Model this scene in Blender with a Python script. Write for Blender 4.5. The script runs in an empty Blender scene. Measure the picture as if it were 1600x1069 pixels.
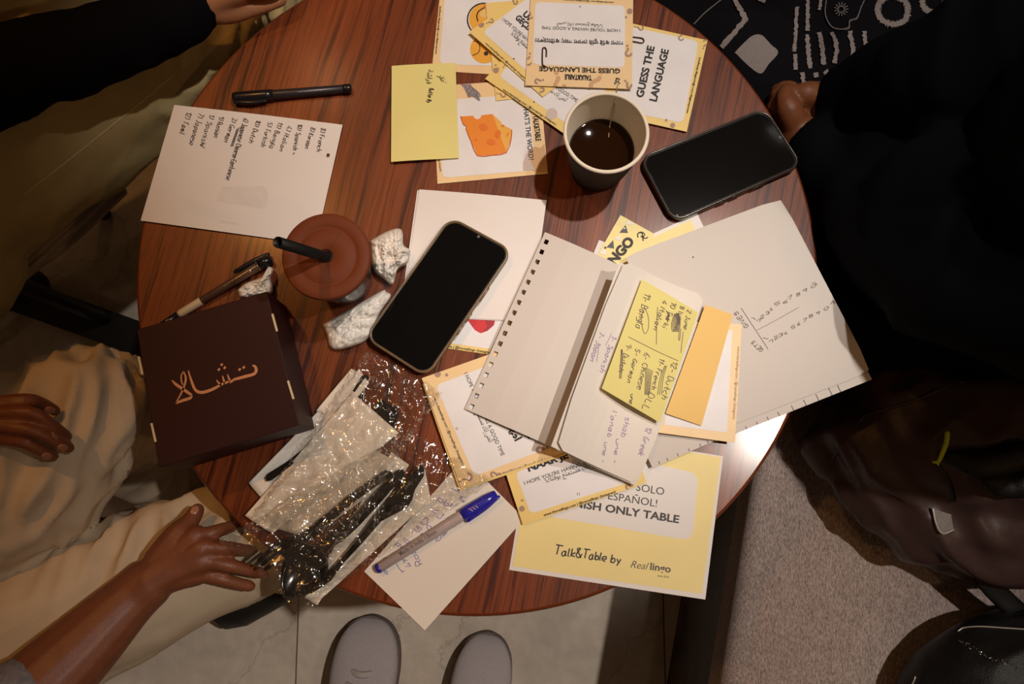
import bpy, bmesh, math, random
import numpy as np
from mathutils import Vector, Matrix, noise
from mathutils.bvhtree import BVHTree
from mathutils.geometry import tessellate_polygon

random.seed(7)
SC = bpy.context.scene
COL = SC.collection

# ------------------------------------------------------------------ camera, world, lights, exposure
T = 0.62            # height of the table top
HC = 1.52           # height of the camera
F = 1350.0          # focal length in pixels of the 1600 px wide frame
TH = math.atan(216 / F)
cT, sT = math.cos(TH), math.sin(TH)
cam = bpy.data.cameras.new('camera')
cam.sensor_width = 36.0
cam.lens = 36.0 * F / 1600.0
cam.clip_start = 0.02
cam.clip_end = 50
cam_ob = bpy.data.objects.new('camera', cam)
COL.objects.link(cam_ob)
cam_ob.location = (0, 0, HC)
cam_ob.rotation_euler = (TH, 0, 0)
SC.camera = cam_ob

w = bpy.data.worlds.new('cafe_ambient')
SC.world = w
w.use_nodes = True
bgn = w.node_tree.nodes['Background']
bgn.inputs[0].default_value = (1.0, 0.56, 0.27, 1)
bgn.inputs[1].default_value = 0.05

def spot(name, loc, aim, watts, size, blend, radius, color):
    l = bpy.data.lights.new(name, 'SPOT')
    l.energy = watts
    l.spot_size = math.radians(size)
    l.spot_blend = blend
    l.shadow_soft_size = radius
    l.color = color
    o = bpy.data.objects.new(name, l)
    COL.objects.link(o)
    o.location = loc
    o.rotation_euler = (Vector(aim) - Vector(loc)).to_track_quat('-Z', 'Y').to_euler()
    return o

def lamp(name, loc, watts, radius, color):
    l = bpy.data.lights.new(name, 'POINT')
    l.energy = watts
    l.shadow_soft_size = radius
    l.color = color
    o = bpy.data.objects.new(name, l)
    COL.objects.link(o)
    o.location = loc
    return o

spot('ceiling_or_fill_spot', (0.92, 0.16, 2.85), (0.15, -0.25, T), 118, 34, 0.85, 0.028, (1.0, 0.90, 0.80))
spot('ceiling_or_fill_spot', (0.64, 0.72, 2.85), (0.10, 0.50, T), 138, 29, 0.85, 0.028, (1.0, 0.90, 0.80))
spot('ceiling_or_fill_spot', (-0.88, 1.02, 2.85), (-0.40, 0.16, T), 42, 38, 1.0, 0.03, (1.0, 0.43, 0.10))  # added warm fill for the dim left side, no real fixture
lamp('ceiling_or_fill_bulb', (-0.7, 1.5, 2.8), 4.0, 0.04, (1.0, 0.55, 0.25))
lamp('ceiling_or_fill_bulb', (1.35, -0.75, 2.6), 9.0, 0.04, (1.0, 0.55, 0.25))  # added orange fill that lifts the shadows on bench and bag, an invented source
lamp('ceiling_or_fill_bulb', (0.1, -1.3, 2.9), 3.5, 0.04, (1.0, 0.72, 0.48))
lamp('ceiling_or_fill_bulb', (-1.9, -0.6, 2.9), 3.0, 0.04, (1.0, 0.60, 0.32))

vs = SC.view_settings
SC.display_settings.display_device = 'sRGB'
vs.view_transform = 'Standard'
vs.look = 'None'
vs.exposure = 0.0
vs.gamma = 1.0
vs.use_curve_mapping = False

# ------------------------------------------------------------------ measuring helper: where a seen point lies at a height
def P(x, y, z):
    u, v = (x - 800) / F, (534.5 - y) / F
    dx, dy, dz = u, v * cT + sT, v * sT - cT
    t = (z - HC) / dz
    return Vector((dx * t, dy * t, z))

def PL(pts, z):
    return [P(x, y, z) for x, y in pts]

# ------------------------------------------------------------------ materials
def lin(r, g, b):
    f = lambda v: (v / 255 / 12.92) if v / 255 <= 0.04045 else ((v / 255 + 0.055) / 1.055) ** 2.4
    return (f(r), f(g), f(b))

class NT:
    def __init__(s, name):
        s.m = bpy.data.materials.new(name)
        s.m.use_nodes = True
        s.t = s.m.node_tree
        s.b = s.t.nodes['Principled BSDF']
        s.out = s.t.nodes['Material Output']
    def n(s, kind, **kw):
        nd = s.t.nodes.new(kind)
        for k, v in kw.items():
            if k.startswith('i_'):
                key = k[2:]
                key = int(key) if key.isdigit() else key.replace('_', ' ')
                nd.inputs[key].default_value = v
            else:
                setattr(nd, k, v)
        return nd
    def l(s, a, b):
        s.t.links.new(a, b)
    def coords(s, scale=(1, 1, 1), rot=(0, 0, 0)):
        tc = s.n('ShaderNodeTexCoord')
        mp = s.n('ShaderNodeMapping')
        mp.inputs['Scale'].default_value = scale
        mp.inputs['Rotation'].default_value = rot
        s.l(tc.outputs['Object'], mp.inputs[0])
        return mp.outputs[0]
    def ramp(s, src, stops):
        r = s.n('ShaderNodeValToRGB')
        e = r.color_ramp.elements
        while len(e) < len(stops):
            e.new(0.5)
        for i, (p, c) in enumerate(stops):
            e[i].position = p
            e[i].color = (*c, 1)
        s.l(src, r.inputs[0])
        return r.outputs[0]
    def bump(s, src, strength, dist=0.001):
        b = s.n('ShaderNodeBump')
        b.inputs['Strength'].default_value = strength
        b.inputs['Distance'].default_value = dist
        s.l(src, b.inputs['Height'])
        s.l(b.outputs[0], s.b.inputs['Normal'])

def mat(name, col, rough=0.6, spec=0.4, metal=0.0, var=0.0, vscale=40, bump=0.0, bscale=200, bdist=0.001, coat=0.0, stretch=(1, 1, 1), sheen=0.0):
    t = NT(name)
    b = t.b
    b.inputs['Base Color'].default_value = (*col, 1)
    b.inputs['Roughness'].default_value = rough
    b.inputs['Specular IOR Level'].default_value = spec
    b.inputs['Metallic'].default_value = metal
    if coat:
        b.inputs['Coat Weight'].default_value = coat
        b.inputs['Coat Roughness'].default_value = 0.08
    if sheen:
        b.inputs['Sheen Weight'].default_value = sheen
    if var:
        nz = t.n('ShaderNodeTexNoise', i_Scale=vscale, i_Detail=5.0)
        t.l(t.coords(stretch), nz.inputs['Vector'])
        d = tuple(c * (1 - var) for c in col)
        e = tuple(min(1, c * (1 + var)) for c in col)
        t.l(t.ramp(nz.outputs[0], [(0.3, d), (0.7, e)]), b.inputs['Base Color'])
    if bump:
        nz = t.n('ShaderNodeTexNoise', i_Scale=bscale, i_Detail=4.0)
        t.l(t.coords(stretch), nz.inputs['Vector'])
        t.bump(nz.outputs[0], bump, bdist)
    return t.m

def wood_mat(name, dark, mid, light, rot=0.0, rough=0.32, spec=0.5, scale=1.0, coat=0.0):
    t = NT(name)
    co = t.coords((1 * scale, 1 * scale, 1 * scale), (0, 0, rot))
    wob = t.n('ShaderNodeTexNoise', i_Scale=5.0, i_Detail=3.0)
    t.l(co, wob.inputs['Vector'])
    mx = t.n('ShaderNodeMixRGB', blend_type='ADD', i_0=0.014)
    t.l(co, mx.inputs[1]); t.l(wob.outputs['Color'], mx.inputs[2])
    st = t.n('ShaderNodeMapping'); st.inputs['Scale'].default_value = (150, 4.0, 4.0)
    t.l(mx.outputs[0], st.inputs[0])
    n1 = t.n('ShaderNodeTexNoise', i_Scale=1.0, i_Detail=4.0, i_Roughness=0.62)
    t.l(st.outputs[0], n1.inputs['Vector'])
    st2 = t.n('ShaderNodeMapping'); st2.inputs['Scale'].default_value = (560, 12.0, 12.0)
    t.l(mx.outputs[0], st2.inputs[0])
    n2 = t.n('ShaderNodeTexNoise', i_Scale=1.0, i_Detail=3.0, i_Roughness=0.7)
    t.l(st2.outputs[0], n2.inputs['Vector'])
    st3 = t.n('ShaderNodeMapping'); st3.inputs['Scale'].default_value = (11, 1.2, 1.2)
    t.l(mx.outputs[0], st3.inputs[0])
    n3 = t.n('ShaderNodeTexNoise', i_Scale=1.0, i_Detail=2.0)
    t.l(st3.outputs[0], n3.inputs['Vector'])
    base = t.ramp(n1.outputs[0], [(0.38, dark), (0.46, mid), (0.70, light)])
    pore = t.ramp(n2.outputs[0], [(0.36, (0.45, 0.40, 0.36)), (0.5, (1, 1, 1))])
    mul = t.n('ShaderNodeMixRGB', blend_type='MULTIPLY', i_0=0.75)
    t.l(base, mul.inputs[1]); t.l(pore, mul.inputs[2])
    brd = t.ramp(n3.outputs[0], [(0.35, (0.72, 0.70, 0.68)), (0.65, (1.15, 1.12, 1.1))])
    mul2 = t.n('ShaderNodeMixRGB', blend_type='MULTIPLY', i_0=1.0)
    t.l(mul.outputs[0], mul2.inputs[1]); t.l(brd, mul2.inputs[2])
    t.l(mul2.outputs[0], t.b.inputs['Base Color'])
    t.b.inputs['Roughness'].default_value = rough
    t.b.inputs['Specular IOR Level'].default_value = spec
    if coat:
        t.b.inputs['Coat Weight'].default_value = coat
        t.b.inputs['Coat Roughness'].default_value = 0.17
    t.bump(n2.outputs[0], 0.35, 0.0006)
    return t.m

def film_mat(name, tint, facing, rough, base):
    t = NT(name)
    tr = t.n('ShaderNodeBsdfTransparent', i_0=(*tint, 1))
    gl = t.n('ShaderNodeBsdfGlossy', i_0=(1, 1, 1, 1), i_1=rough)
    lw = t.n('ShaderNodeLayerWeight', i_0=0.35)
    ma = t.n('ShaderNodeMath', operation='MULTIPLY_ADD', i_1=facing, i_2=base)
    t.l(lw.outputs['Facing'], ma.inputs[0])
    nz = t.n('ShaderNodeTexNoise', i_Scale=90.0, i_Detail=3.0)
    t.l(t.coords(), nz.inputs['Vector'])
    bp = t.n('ShaderNodeBump', i_0=0.08, i_1=0.002)
    t.l(nz.outputs[0], bp.inputs['Height'])
    t.l(bp.outputs[0], gl.inputs['Normal'])
    mx = t.n('ShaderNodeMixShader')
    t.l(ma.outputs[0], mx.inputs[0]); t.l(tr.outputs[0], mx.inputs[1]); t.l(gl.outputs[0], mx.inputs[2])
    df = t.n('ShaderNodeBsdfDiffuse', i_0=(0.9, 0.88, 0.86, 1))
    m2 = t.n('ShaderNodeMixShader', i_0=0.010)
    t.l(mx.outputs[0], m2.inputs[1]); t.l(df.outputs[0], m2.inputs[2])
    t.l(m2.outputs[0], t.out.inputs[0])
    return t.m

def weave_mat(name, c1, c2, scale, bump):
    t = NT(name)
    co = t.coords()
    a = t.n('ShaderNodeMapping'); a.inputs['Scale'].default_value = (scale, scale * 0.28, scale)
    t.l(co, a.inputs[0])
    n1 = t.n('ShaderNodeTexNoise', i_Scale=1.0, i_Detail=2.0, i_Roughness=0.7)
    t.l(a.outputs[0], n1.inputs['Vector'])
    n2 = t.n('ShaderNodeTexNoise', i_Scale=7.0, i_Detail=5.0)
    t.l(co, n2.inputs['Vector'])
    base = t.ramp(n1.outputs[0], [(0.32, c1), (0.68, c2)])
    mul = t.n('ShaderNodeMixRGB', blend_type='MULTIPLY', i_0=1.0)
    t.l(base, mul.inputs[1])
    t.l(t.ramp(n2.outputs[0], [(0.3, (0.84, 0.82, 0.80)), (0.6, (1.05, 1.04, 1.04))]), mul.inputs[2])
    t.l(mul.outputs[0], t.b.inputs['Base Color'])
    t.b.inputs['Roughness'].default_value = 0.9
    t.b.inputs['Specular IOR Level'].default_value = 0.15
    t.bump(n1.outputs[0], bump, 0.0015)
    return t.m

M = {}
M['table'] = wood_mat('dark_stained_oak', (0.062, 0.010, 0.002), (0.175, 0.036, 0.007), (0.22, 0.050, 0.011), rot=math.radians(13), rough=0.42, spec=0.25, coat=0.32)
M['edge'] = mat('table_edge_varnish', (0.16, 0.035, 0.010), 0.3, 0.5)
M['iron'] = mat('black_iron', (0.012, 0.010, 0.009), 0.5, 0.4)
M['card_yellow'] = mat('card_yellow_print', (0.86, 0.64, 0.22), 0.45, 0.35, var=0.03, vscale=30)
M['card_peach'] = mat('card_peach_print', (0.86, 0.63, 0.34), 0.45, 0.35, var=0.03, vscale=30)
M['card_sign'] = mat('sign_pale_yellow', (0.90, 0.76, 0.34), 0.5, 0.3, var=0.03, vscale=20)
M['card_white'] = mat('card_white_panel', (0.80, 0.785, 0.81), 0.5, 0.35, var=0.045, vscale=26)
M['white_margin'] = mat('white_print_margin', (0.80, 0.77, 0.76), 0.5, 0.35)
M['motif'] = mat('taupe_print', (0.40, 0.26, 0.20), 0.5, 0.3)
M['motif_pale'] = mat('pale_tan_print', (0.62, 0.38, 0.20), 0.5, 0.3)
M['motif_lilac'] = mat('lilac_print', (0.62, 0.52, 0.48), 0.5, 0.3)
M['ink'] = mat('black_print', (0.018, 0.015, 0.016), 0.5, 0.3)
M['ink_grey'] = mat('grey_print', (0.10, 0.085, 0.085), 0.5, 0.3)
M['ink_sign'] = mat('charcoal_print', (0.055, 0.050, 0.055), 0.5, 0.3)
M['pen_black'] = mat('black_pen_ink', (0.045, 0.032, 0.03), 0.6, 0.2)
M['pen_blue'] = mat('blue_pen_ink', (0.20, 0.17, 0.48), 0.6, 0.2)
M['pen_violet'] = mat('violet_pen_ink', (0.36, 0.28, 0.46), 0.6, 0.2)
M['pen_grey'] = mat('grey_pen_ink', (0.17, 0.13, 0.12), 0.6, 0.2)
M['pencil'] = mat('faint_pencil', (0.52, 0.47, 0.44), 0.6, 0.2)
M['paper_white'] = mat('white_paper', (0.80, 0.76, 0.74), 0.6, 0.25, var=0.015, vscale=12)
M['paper_ghost'] = mat('show_through_print', (0.745, 0.70, 0.685), 0.6, 0.25, var=0.05, vscale=60)
M['paper_cream'] = mat('cream_paper', (0.655, 0.605, 0.565), 0.65, 0.2, var=0.012, vscale=9)
M['paper_leaf'] = mat('pale_cream_leaf_paper', (0.76, 0.71, 0.66), 0.65, 0.2, var=0.012, vscale=9)
M['paper_note'] = mat('ivory_paper', (0.79, 0.73, 0.66), 0.65, 0.2, var=0.012, vscale=9)
M['sticky'] = mat('lemon_sticky_paper', (0.74, 0.66, 0.25), 0.65, 0.2, var=0.03, vscale=14)
M['sticky_pale'] = mat('pale_lemon_sticky_paper', (0.80, 0.72, 0.28), 0.65, 0.2, var=0.03, vscale=14)
M['amber'] = mat('amber_card_paper', (0.83, 0.55, 0.19), 0.6, 0.2, var=0.02, vscale=14)
M['face'] = mat('emoji_yellow', (0.84, 0.42, 0.05), 0.45, 0.3)
M['face_light'] = mat('emoji_light', (0.84, 0.55, 0.20), 0.45, 0.3)
M['blush'] = mat('emoji_blush', (0.80, 0.23, 0.12), 0.45, 0.3)
M['cheese'] = mat('cheese_orange', (0.84, 0.26, 0.02), 0.45, 0.3)
M['cheese_light'] = mat('cheese_pale', (0.86, 0.44, 0.07), 0.45, 0.3)
M['cheese_hole'] = mat('cheese_hole_orange', (0.78, 0.18, 0.015), 0.45, 0.3)
M['cheese_edge'] = mat('cheese_outline_red', (0.50, 0.07, 0.02), 0.45, 0.3)
M['engrave'] = mat('engraved_grey', (0.26, 0.22, 0.24), 0.5, 0.3, var=0.7, vscale=700, stretch=(1, 0.35, 1))
M['red'] = mat('heart_red', (0.62, 0.014, 0.028), 0.4, 0.4)
M['red_dark'] = mat('heart_dark_red', (0.36, 0.008, 0.02), 0.4, 0.4)
M['flag'] = mat('bunting_slate', (0.085, 0.085, 0.10), 0.5, 0.3)
M['phone_glass'] = mat('black_phone_glass', (0.004, 0.004, 0.0045), 0.07, 0.5)
M['phone_body'] = mat('black_phone_body', (0.012, 0.011, 0.011), 0.35, 0.5)
M['phone_case'] = mat('clear_amber_phone_case', (0.17, 0.115, 0.065), 0.22, 0.6)
M['phone_case_dark'] = mat('smoky_phone_case', (0.035, 0.028, 0.022), 0.2, 0.6)
M['cup_paper'] = mat('cup_white_paper', (0.84, 0.76, 0.63), 0.6, 0.3)
M['cup_sleeve'] = mat('cup_charcoal_ripple', (0.040, 0.026, 0.022), 0.8, 0.2, bump=0.5, bscale=300)
M['tea'] = mat('black_tea', (0.016, 0.005, 0.0015), 0.03, 0.6)
M['string'] = mat('tea_string', (0.42, 0.32, 0.20), 0.8, 0.1)
M['lid'] = mat('brown_plastic_lid', (0.165, 0.040, 0.014), 0.6, 0.2)
M['lid_dark'] = mat('brown_lid_groove', (0.085, 0.020, 0.008), 0.45, 0.4)
M['straw'] = mat('black_straw', (0.010, 0.010, 0.011), 0.35, 0.5)
M['cola'] = mat('dark_drink', (0.020, 0.012, 0.009), 0.05, 0.5)
M['clear'] = film_mat('clear_cup_plastic', (0.86, 0.86, 0.88), 0.35, 0.05, 0.04)
M['film'] = film_mat('clear_packet_film', (0.93, 0.92, 0.90), 0.60, 0.11, 0.085)
M['tissue'] = mat('white_tissue', (0.84, 0.79, 0.73), 0.9, 0.1, bump=0.5, bscale=500)
M['napkin'] = mat('ivory_napkin', (0.82, 0.75, 0.66), 0.9, 0.1, bump=0.4, bscale=400)
M['box'] = mat('burgundy_box_card', (0.031, 0.0068, 0.0062), 0.55, 0.22, var=0.05, vscale=8)
M['box_side'] = mat('burgundy_box_side', (0.045, 0.012, 0.017), 0.45, 0.4)
M['gold'] = mat('rose_gold_foil', (0.62, 0.29, 0.15), 0.4, 0.5, metal=0.15)
M['slit'] = mat('cream_card_edge', (0.72, 0.60, 0.38), 0.6, 0.3)
M['cutlery'] = mat('black_plastic_cutlery', (0.012, 0.010, 0.009), 0.16, 0.55)
M['pen_cap_black'] = mat('black_pen_plastic', (0.010, 0.010, 0.013), 0.25, 0.5)
M['pen_body_black'] = mat('charcoal_pen_plastic', (0.022, 0.020, 0.024), 0.35, 0.5)
M['pen_metal'] = mat('pen_gold_metal', (0.50, 0.36, 0.20), 0.25, 0.5, metal=0.9)
M['pen_clear'] = mat('smoky_pen_barrel', (0.10, 0.055, 0.035), 0.12, 0.6)
M['pen_tip'] = mat('cream_pen_grip', (0.60, 0.48, 0.30), 0.4, 0.4)
M['blue_cap'] = mat('blue_pen_cap', (0.022, 0.020, 0.36), 0.22, 0.5)
M['blue_barrel'] = mat('frosted_pen_barrel', (0.44, 0.36, 0.36), 0.25, 0.5)
M['clip'] = mat('bronze_clip_wire', (0.07, 0.025, 0.025), 0.3, 0.5, metal=0.5)
M['skin_a'] = mat('skin_tan', (0.40, 0.175, 0.085), 0.5, 0.35, var=0.10, vscale=60, bump=0.25, bscale=500)
M['skin_b'] = mat('skin_deep_brown', (0.18, 0.060, 0.028), 0.45, 0.4, var=0.10, vscale=60, bump=0.25, bscale=500)
M['skin_c'] = mat('skin_brown', (0.17, 0.056, 0.022), 0.5, 0.35, var=0.10, vscale=60, bump=0.25, bscale=500)
M['nail'] = mat('finger_nail', (0.36, 0.16, 0.10), 0.3, 0.5)
M['eye_white'] = mat('eye_white', (0.75, 0.72, 0.68), 0.2, 0.5)
M['eye_dark'] = mat('eye_dark', (0.02, 0.01, 0.008), 0.1, 0.5)
M['lip'] = mat('lips', (0.25, 0.07, 0.06), 0.45, 0.4)
M['hair'] = mat('black_hair', (0.010, 0.008, 0.007), 0.5, 0.4, bump=0.8, bscale=300, stretch=(1, 1, 0.2))
M['khaki'] = mat('khaki_twill', (0.52, 0.40, 0.19), 0.85, 0.15, var=0.08, vscale=30, bump=0.3, bscale=900)
M['khaki_seam'] = mat('khaki_seam_thread', (0.75, 0.62, 0.36), 0.85, 0.15)
M['beige'] = mat('beige_chino', (0.56, 0.45, 0.325), 0.85, 0.15, var=0.05, vscale=30, bump=0.3, bscale=900)
M['black_cloth'] = mat('black_jersey', (0.0045, 0.0045, 0.006), 0.95, 0.05, sheen=0.0)
M['navy_cloth'] = mat('black_navy_fleece', (0.0032, 0.0035, 0.0052), 0.95, 0.05)
M['knit'] = mat('black_knit', (0.006, 0.0055, 0.0075), 0.95, 0.05, bump=0.6, bscale=600)
M['knit_white'] = mat('off_white_fuzzy_knit', (0.30, 0.26, 0.25), 0.95, 0.05, bump=1.0, bscale=900, bdist=0.002)
M['knit_thin'] = mat('grey_knit_thread', (0.17, 0.15, 0.15), 0.95, 0.05)
M['grey_shirt'] = mat('blue_grey_ribbed_knit', (0.20, 0.20, 0.24), 0.9, 0.1, var=0.2, vscale=200)
M['sneaker'] = mat('grey_knit_upper', (0.48, 0.43, 0.44), 0.9, 0.15, var=0.06, vscale=300, bump=0.5, bscale=800)
M['sneaker_sole'] = mat('dark_grey_sole', (0.16, 0.135, 0.125), 0.7, 0.2)
M['lace'] = mat('grey_lace', (0.48, 0.43, 0.40), 0.9, 0.1)
M['bench_fabric'] = weave_mat('greige_woven_fabric', (0.19, 0.145, 0.132), (0.54, 0.445, 0.41), 900, 1.0)
M['bench_wood'] = wood_mat('dark_walnut_panel', (0.030, 0.017, 0.010), (0.058, 0.034, 0.021), (0.085, 0.052, 0.033), rot=math.radians(12), rough=0.5, spec=0.3)
M['seat_brown'] = mat('brown_seat_fabric', (0.20, 0.115, 0.065), 0.8, 0.2, bump=0.4, bscale=500)
M['seat_grey'] = mat('taupe_seat_fabric', (0.44, 0.35, 0.28), 0.9, 0.1, bump=0.4, bscale=500)
M['nylon'] = mat('burgundy_black_nylon', (0.050, 0.026, 0.024), 0.42, 0.45, bump=0.25, bscale=35, bdist=0.004)
M['leather'] = mat('black_pebbled_leather', (0.007, 0.0065, 0.0065), 0.42, 0.35, bump=0.7, bscale=700)
M['leather_strap'] = mat('black_leather_strap', (0.006, 0.006, 0.006), 0.4, 0.4)
M['mesh_patch'] = mat('grey_mesh_patch', (0.19, 0.17, 0.16), 0.6, 0.3, var=0.7, vscale=1500)
M['piping'] = mat('silver_piping', (0.45, 0.42, 0.38), 0.35, 0.5, metal=0.4)
M['lime'] = mat('lime_cord', (0.50, 0.62, 0.03), 0.6, 0.3)
M['sparkle'] = mat('silver_chain', (0.55, 0.52, 0.50), 0.15, 0.6, metal=1.0)

def concrete():
    t = NT('polished_concrete')
    co = t.coords()
    n1 = t.n('ShaderNodeTexNoise', i_Scale=3.2, i_Detail=8.0, i_Roughness=0.65)
    t.l(co, n1.inputs['Vector'])
    n2 = t.n('ShaderNodeTexNoise', i_Scale=60.0, i_Detail=4.0)
    t.l(co, n2.inputs['Vector'])
    base = t.ramp(n1.outputs[0], [(0.3, (0.50, 0.425, 0.35)), (0.52, (0.64, 0.55, 0.46)), (0.72, (0.74, 0.65, 0.55))])
    wv = t.n('ShaderNodeTexVoronoi', feature='DISTANCE_TO_EDGE', i_Scale=2.1)
    wn = t.n('ShaderNodeMixRGB', blend_type='ADD', i_0=0.25)
    t.l(co, wn.inputs[1]); t.l(n1.outputs['Color'], wn.inputs[2]); t.l(wn.outputs[0], wv.inputs['Vector'])
    crack = t.ramp(wv.outputs[0], [(0.0, (0.55, 0.52, 0.5)), (0.006, (1, 1, 1))])
    fine = t.ramp(n2.outputs[0], [(0.3, (0.9, 0.9, 0.9)), (0.7, (1.05, 1.05, 1.05))])
    m1 = t.n('ShaderNodeMixRGB', blend_type='MULTIPLY', i_0=1.0)
    t.l(base, m1.inputs[1]); t.l(fine, m1.inputs[2])
    m2 = t.n('ShaderNodeMixRGB', blend_type='MULTIPLY', i_0=0.6)
    t.l(m1.outputs[0], m2.inputs[1]); t.l(crack, m2.inputs[2])
    t.l(m2.outputs[0], t.b.inputs['Base Color'])
    t.b.inputs['Roughness'].default_value = 0.6
    t.b.inputs['Specular IOR Level'].default_value = 0.3
    t.bump(n2.outputs[0], 0.15, 0.001)
    return t.m
M['floor'] = concrete()
M['grout'] = mat('floor_joint', (0.12, 0.10, 0.085), 0.9, 0.1)

# ------------------------------------------------------------------ object helpers
def tag(o, label=None, cat=None, group=None, kind=None):
    if label: o['label'] = label
    if cat: o['category'] = cat
    if group: o['group'] = group
    if kind: o['kind'] = kind
    return o

def empty(name, loc, label=None, cat=None, group=None):
    o = bpy.data.objects.new(name, None)
    o.empty_display_size = 0.02
    COL.objects.link(o)
    o.location = loc
    return tag(o, label, cat, group)

def wloc(o):
    v = Vector((0, 0, 0))
    while o is not None:
        v += o.location
        o = o.parent
    return v

def mk(name, V, Fs, mats, parent=None, label=None, cat=None, group=None, kind=None, smooth=False, mi=None, origin=None):
    V = [Vector(v) for v in V]
    if origin is None:
        xs = [v.x for v in V]; ys = [v.y for v in V]; zs = [v.z for v in V]
        origin = Vector(((min(xs) + max(xs)) / 2, (min(ys) + max(ys)) / 2, min(zs)))
    me = bpy.data.meshes.new(name)
    me.from_pydata([tuple(v - origin) for v in V], [], [tuple(f) for f in Fs])
    if not isinstance(mats, (list, tuple)): mats = [mats]
    for m in mats: me.materials.append(M[m] if isinstance(m, str) else m)
    if mi is not None: me.polygons.foreach_set('material_index', mi)
    if smooth: me.polygons.foreach_set('use_smooth', [True] * len(me.polygons))
    me.update()
    o = bpy.data.objects.new(name, me)
    COL.objects.link(o)
    if parent is not None:
        o.parent = parent
        o.location = origin - wloc(parent)
    else:
        o.location = origin
    return tag(o, label, cat, group, kind)

def join(parts):
    V, Fs = [], []
    for v, f in parts:
        n = len(V)
        V += list(v)
        Fs += [[i + n for i in q] for q in f]
    return V, Fs

def box(x0, y0, z0, x1, y1, z1):
    V = [Vector(p) for p in ((x0, y0, z0), (x1, y0, z0), (x1, y1, z0), (x0, y1, z0), (x0, y0, z1), (x1, y0, z1), (x1, y1, z1), (x0, y1, z1))]
    return V, [(3, 2, 1, 0), (4, 5, 6, 7), (0, 1, 5, 4), (1, 2, 6, 5), (2, 3, 7, 6), (3, 0, 4, 7)]

def prism(loop, z0, z1):
    """loop: world xy points counter-clockwise or not; solid between two heights"""
    a = sum(loop[i][0] * loop[(i + 1) % len(loop)][1] - loop[(i + 1) % len(loop)][0] * loop[i][1] for i in range(len(loop)))
    if a < 0: loop = loop[::-1]
    n = len(loop)
    V = [Vector((p[0], p[1], z0)) for p in loop] + [Vector((p[0], p[1], z1)) for p in loop]
    Fs = [list(range(n - 1, -1, -1)), list(range(n, 2 * n))]
    Fs += [(i, (i + 1) % n, n + (i + 1) % n, n + i) for i in range(n)]
    return V, Fs

def rings(RR, closed=True, cap=True):
    """skin a list of rings (equal length lists of Vectors)"""
    n = len(RR[0])
    V = [p for r in RR for p in r]
    Fs = []
    for k in range(len(RR) - 1):
        for i in range(n if closed else n - 1):
            j = (i + 1) % n
            Fs.append((k * n + i, k * n + j, (k + 1) * n + j, (k + 1) * n + i))
    if cap:
        Fs.append(list(range(n - 1, -1, -1)))
        Fs.append([(len(RR) - 1) * n + i for i in range(n)])
    return V, Fs

def lathe(prof, c, seg=48, cap=True):
    """prof: (radius, z) list; c: (x, y)"""
    RR = []
    for r, z in prof:
        RR.append([Vector((c[0] + r * math.cos(2 * math.pi * i / seg), c[1] + r * math.sin(2 * math.pi * i / seg), z)) for i in range(seg)])
    return rings(RR, True, cap)

def spline(pts, n):
    """Catmull-Rom through points given as tuples of any length"""
    pts = [np.array(p, float) for p in pts]
    if len(pts) < 3:
        return [pts[0] + (pts[-1] - pts[0]) * t for t in np.linspace(0, 1, n + 1)]
    Q = [2 * pts[0] - pts[1]] + pts + [2 * pts[-1] - pts[-2]]
    out = []
    for i in range(1, len(Q) - 2):
        for k in range(n):
            t = k / n
            a, b, c_, d = Q[i - 1], Q[i], Q[i + 1], Q[i + 2]
            out.append(0.5 * (2 * b + (c_ - a) * t + (2 * a - 5 * b + 4 * c_ - d) * t * t + (3 * b - a - 3 * c_ + d) * t ** 3))
    out.append(pts[-1])
    return out

def tube(nodes, seg=12, n=4, flat=None, up=Vector((0, 0, 1)), caps=True):
    """nodes: (x, y, z, r); round ends; flat: (side, height) multipliers"""
    S = spline(nodes, n)
    RR = []
    k = len(S)
    ex = []
    if caps:
        t0 = Vector(S[0][:3] - S[1][:3]).normalized(); t1 = Vector(S[-1][:3] - S[-2][:3]).normalized()
        for a in (0.12, 0.45, 0.75):
            ex.append((a, t0, S[0]))
    def ring(c, r, t):
        s = t.cross(up)
        if s.length < 1e-4: s = t.cross(Vector((1, 0, 0)))
        s.normalize()
        u = s.cross(t).normalized()
        fx, fy = flat if flat else (1, 1)
        return [c + s * (r * fx * math.cos(2 * math.pi * i / seg)) + u * (r * fy * math.sin(2 * math.pi * i / seg)) for i in range(seg)]
    pos = [Vector(q[:3]) for q in S]
    tan = [(pos[min(i + 1, k - 1)] - pos[max(i - 1, 0)]).normalized() for i in range(k)]
    if caps:
        for a in (0.1, 0.4, 0.72):
            RR.append(ring(pos[0] - tan[0] * S[0][3] * math.sqrt(1 - a * a), S[0][3] * a, tan[0]))
    for i in range(k):
        RR.append(ring(pos[i], S[i][3], tan[i]))
    if caps:
        for a in (0.72, 0.4, 0.1):
            RR.append(ring(pos[-1] + tan[-1] * S[-1][3] * math.sqrt(1 - a * a), S[-1][3] * a, tan[-1]))
    return rings(RR)

def ball(c, r, seg=16, n=10, scale=(1, 1, 1), rot=None):
    RR = []
    for k in range(n + 1):
        a = math.pi * (k + 0.02) / (n + 0.04)
        ring = []
        for i in range(seg):
            b = 2 * math.pi * i / seg
            v = Vector((r * scale[0] * math.sin(a) * math.cos(b), r * scale[1] * math.sin(a) * math.sin(b), -r * scale[2] * math.cos(a)))
            if rot: v = rot @ v
            ring.append(Vector(c) + v)
        RR.append(ring)
    return rings(RR)

def px(nodes):
    """nodes given as (pixel x, pixel y, height, radius) -> world"""
    out = []
    for x, y, z, r in nodes:
        p = P(x, y, z)
        out.append((p.x, p.y, p.z, r))
    return out

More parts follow.
